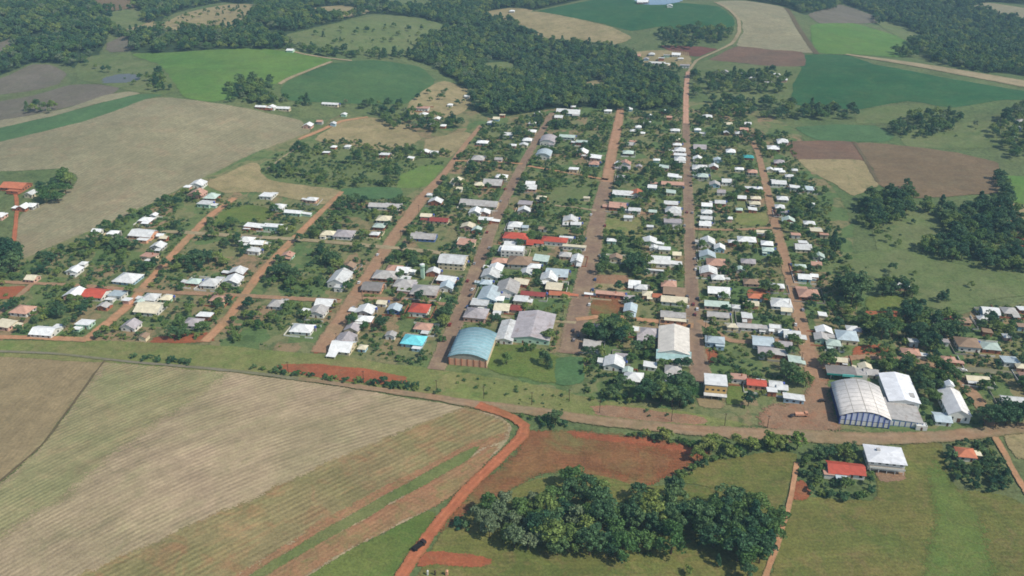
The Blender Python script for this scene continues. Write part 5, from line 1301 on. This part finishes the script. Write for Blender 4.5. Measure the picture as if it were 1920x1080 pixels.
# ------------------------------------------------------------------ vehicles
def car(px, py, rz, colour, label, truck=False):
    x, y = GP(px, py)
    r = empty('truck' if truck else 'car', (x, y, base_z(x, y) + .55), rz); r.location.z = base_z(x, y) + .48
    tag(r, label, 'truck' if truck else 'car')
    nm = 'paint_%d_%d_%d' % colour
    m = bpy.data.materials.get(nm) or plain_mat(nm, colour, .05, .5, .35, .5)
    L, W = (7.5, 2.4) if truck else (4.3, 1.75)
    if truck:
        MB().box(-L / 2, L / 2, -W / 2 + .2, W / 2 - .2, .5, .8).build('chassis', M['dark'], r)
        b = MB()
        pr_ = [(L / 2 - 1.9, .8), (L / 2, .8), (L / 2, 1.7), (L / 2 - .25, 2.6), (L / 2 - 1.9, 2.6)]
        b.prism(pr_, -W / 2, W / 2, 'y').build('cab', m, r)
        MB().box(L / 2 - 1.4, L / 2 - .5, -W / 2 - .02, W / 2 + .02, 1.75, 2.4).build('window', M['glass'], r)
        MB().box(-L / 2, L / 2 - 2.1, -W / 2, W / 2, .8, 1.9).build('cargo_bed', M['wallo'] if colour[0] > 120 else M['dark'], r)
    else:
        MB().prism([(-L / 2, .35), (L / 2, .35), (L / 2, .75), (L / 2 - .9, .95), (-L / 2, .98)], -W / 2, W / 2, 'y').build('body', m, r)
        MB().prism([(-L / 2 + .3, .95), (L / 2 - 1.0, .93), (L / 2 - 1.7, 1.45), (-L / 2 + .6, 1.45)], -W / 2 + .1, W / 2 - .1, 'y').build('cabin', M['glass'], r)
        MB().box(-L / 2 + .65, L / 2 - 1.75, -W / 2 + .12, W / 2 - .12, 1.44, 1.5).build('roof_panel', m, r)
    for sx in (-1, 1):
        for sy in (-1, 1):
            rr = .48 if truck else .32
            o = MB().cyl(0, -.12, rr, rr, .24, 12, 'y').build('wheel', M['tyre'], r); o.location = (sx * L * .32, sy * (W / 2 - .12), 0)
    return r
NS = math.pi / 2
car(786, 1028, 1.0, (60, 46, 42), 'dark truck driving on the winding red dirt road', True)
car(1502, 781, .15, (206, 150, 116), 'salmon loaded truck standing in the dirt yard', True)
car(1541, 754, .3, (64, 54, 50), 'dark car standing alone in the dirt yard')
car(1486, 782, .6, (70, 60, 56), 'dark car parked beside the salmon truck')
car(1300, 573, NS, (140, 48, 44), 'red car on the straight hamlet street')
car(1307, 582, NS, (220, 220, 220), 'white car on the straight hamlet street')
car(1308, 562, NS, (70, 66, 70), 'grey car parked on the straight hamlet street')
car(1303, 592, NS, (120, 52, 46), 'maroon car on the straight hamlet street below the white car')
car(1075, 622, NS, (80, 72, 70), 'dark grey car parked at the foot of the broad avenue')
car(1084, 632, NS, (60, 54, 54), 'black car parked at the foot of the broad avenue')
car(1076, 640, NS, (150, 140, 136), 'silver car parked at the foot of the broad avenue')
car(886, 545, NS * .85, (226, 226, 222), 'white car on the gymnasium street')
car(882, 556, NS * .85, (60, 56, 60), 'black car on the gymnasium street')
car(1296, 350, NS, (70, 66, 64), 'dark car on the upper hamlet street')
car(1288, 400, NS, (150, 70, 60), 'red car on the upper hamlet street')
car(947, 356, NS * .85, (150, 66, 54), 'red car on the upper gymnasium street')
car(1451, 398, NS * 1.1, (110, 50, 44), 'maroon car on the dirt-yard street beside the last houses')
car(1806, 697, .1, (236, 236, 230), 'white car on the grey road near the chapel')

# cars parked along the streets
rc = random.Random(77)
for nm, line, cols in (('hamlet street', '1304,640 1298,560 1294,480 1291,420 1288,340', 9), ('broad avenue', '1082,590 1100,520 1118,430 1132,360', 8), ('gymnasium street', '850,620 880,545 910,465 950,370', 7), ('dirt-yard street', '1510,650 1490,560 1466,470 1444,380', 5), ('long dirt street', '640,600 690,520 740,445', 3)):
    px = np.array(P(line)); wx, wy = G(px[:, 0], px[:, 1])
    for k in range(cols):
        t = (k + rc.uniform(.2, .8)) / cols * (len(px) - 1); i = int(t); u = t - i
        x = wx[i] + (wx[min(i + 1, len(px) - 1)] - wx[i]) * u; y = wy[i] + (wy[min(i + 1, len(px) - 1)] - wy[i]) * u
        cn, cc = rc.choice((('white', (226, 226, 222)), ('silver', (160, 160, 160)), ('black', (44, 44, 48)), ('red', (150, 46, 40)), ('blue', (60, 84, 130)), ('grey', (96, 96, 100))))
        o = car(700, 500, NS + rc.uniform(-.08, .08), cc, '%s car parked along the %s' % (cn, nm))
        o['group'] = '%s cars parked along the %s' % (cn, nm)
        wdt = {'broad avenue': 7.0}.get(nm, 3.6)
        o.location = (x + rc.choice((-1, 1)) * wdt, y, base_z(x, y) + .48)

# wooden power poles along the streets
POLE = mesh_data('pole', MB().cyl(0, 0, -.5, .2, 9.5, 8, r2=.13)); POLE.materials.append(M['bark'])
ARM = mesh_data('crossarm', MB().box(-1.1, 1.1, -.07, .07, -.09, .09)); ARM.materials.append(M['bark'])
INS = mesh_data('insulator', MB().cyl(0, 0, 0, .07, .22, 6)); INS.materials.append(M['trim'])
def pole(x, y, nm):
    r = empty('utility_pole', (x, y, base_z(x, y)), rc.uniform(-.1, .1))
    link('pole', POLE, r); a = link('crossarm', ARM, r, (0, 0, 8.5))
    for k in (-.95, 0, .95): link('insulator', INS, a, (k, 0, .09))
    tag(r, 'wooden power pole with crossarm along the ' + nm, 'pole', 'power poles along the ' + nm)
for nm, line, n, off in (('gymnasium street', '820,694 868,572 932,405 985,300', 9, 6.4), ('broad avenue', '1068,664 1102,510 1138,340 1158,238', 10, -10.5), ('hamlet street', '1310,690 1299,590 1293,450 1287,240', 11, 6.6), ('main road', '480,694 800,734 1000,760 1300,796 1480,806', 9, 2.0), ('dirt-yard street', '1524,700 1502,610 1478,510 1432,330', 8, -6.2), ('long dirt street', '604,660 645,590 722,470 790,375', 6, 7.0)):
    px = np.array(P(line)); wx, wy = G(px[:, 0], px[:, 1])
    for k in range(n):
        t = (k + .4) / n * (len(px) - 1); i = int(t); u = t - i
        x = wx[i] + (wx[i + 1] - wx[i]) * u; y = wy[i] + (wy[i + 1] - wy[i]) * u
        pole(x + off, y, nm)
x, y = GP(1067, 754); pole(x, y, 'grassy bank at the foot of the broad avenue')
# posts at the track junction by the red dirt road
for px, c, lab in ((802, 'trim', 'short white gate post beside the red dirt road junction'), (838, 'wallo', 'thick salmon gate post beside the red dirt road junction'), (816, 'bark', 'dark wooden gate post beside the red dirt road junction')):
    x, y = GP(px, 1079)
    r = empty('gate_post', (x, y, base_z(x, y))); tag(r, lab, 'post')
    q = .55 if c == 'wallo' else .3
    MB().box(-q, q, -q, q, -.3, 2.6).build('shaft', M[c], r); MB().prism([(-q - .1, 2.6), (q + .1, 2.6), (0, 2.95)], -q - .1, q + .1).build('cap', M[c], r)

# ------------------------------------------------------------------ haze
def haze():
    m = bpy.data.materials.new('haze_air'); m.use_nodes = True
    t = m.node_tree; t.nodes.remove(t.nodes['Principled BSDF'])
    pv = t.nodes.new('ShaderNodeVolumePrincipled')
    pv.inputs['Color'].default_value = (0.5, 0.78, 1.0, 1); pv.inputs['Density'].default_value = 0.00012
    pv.inputs['Anisotropy'].default_value = 0.0
    t.links.new(pv.outputs[0], t.nodes['Material Output'].inputs['Volume'])
    o = MB().box(-16500, 16500, -9500, 18500, -140, 320).build('haze', m)
    tag(o, 'thin bluish summer haze over the valley', 'haze', kind='stuff')
haze()
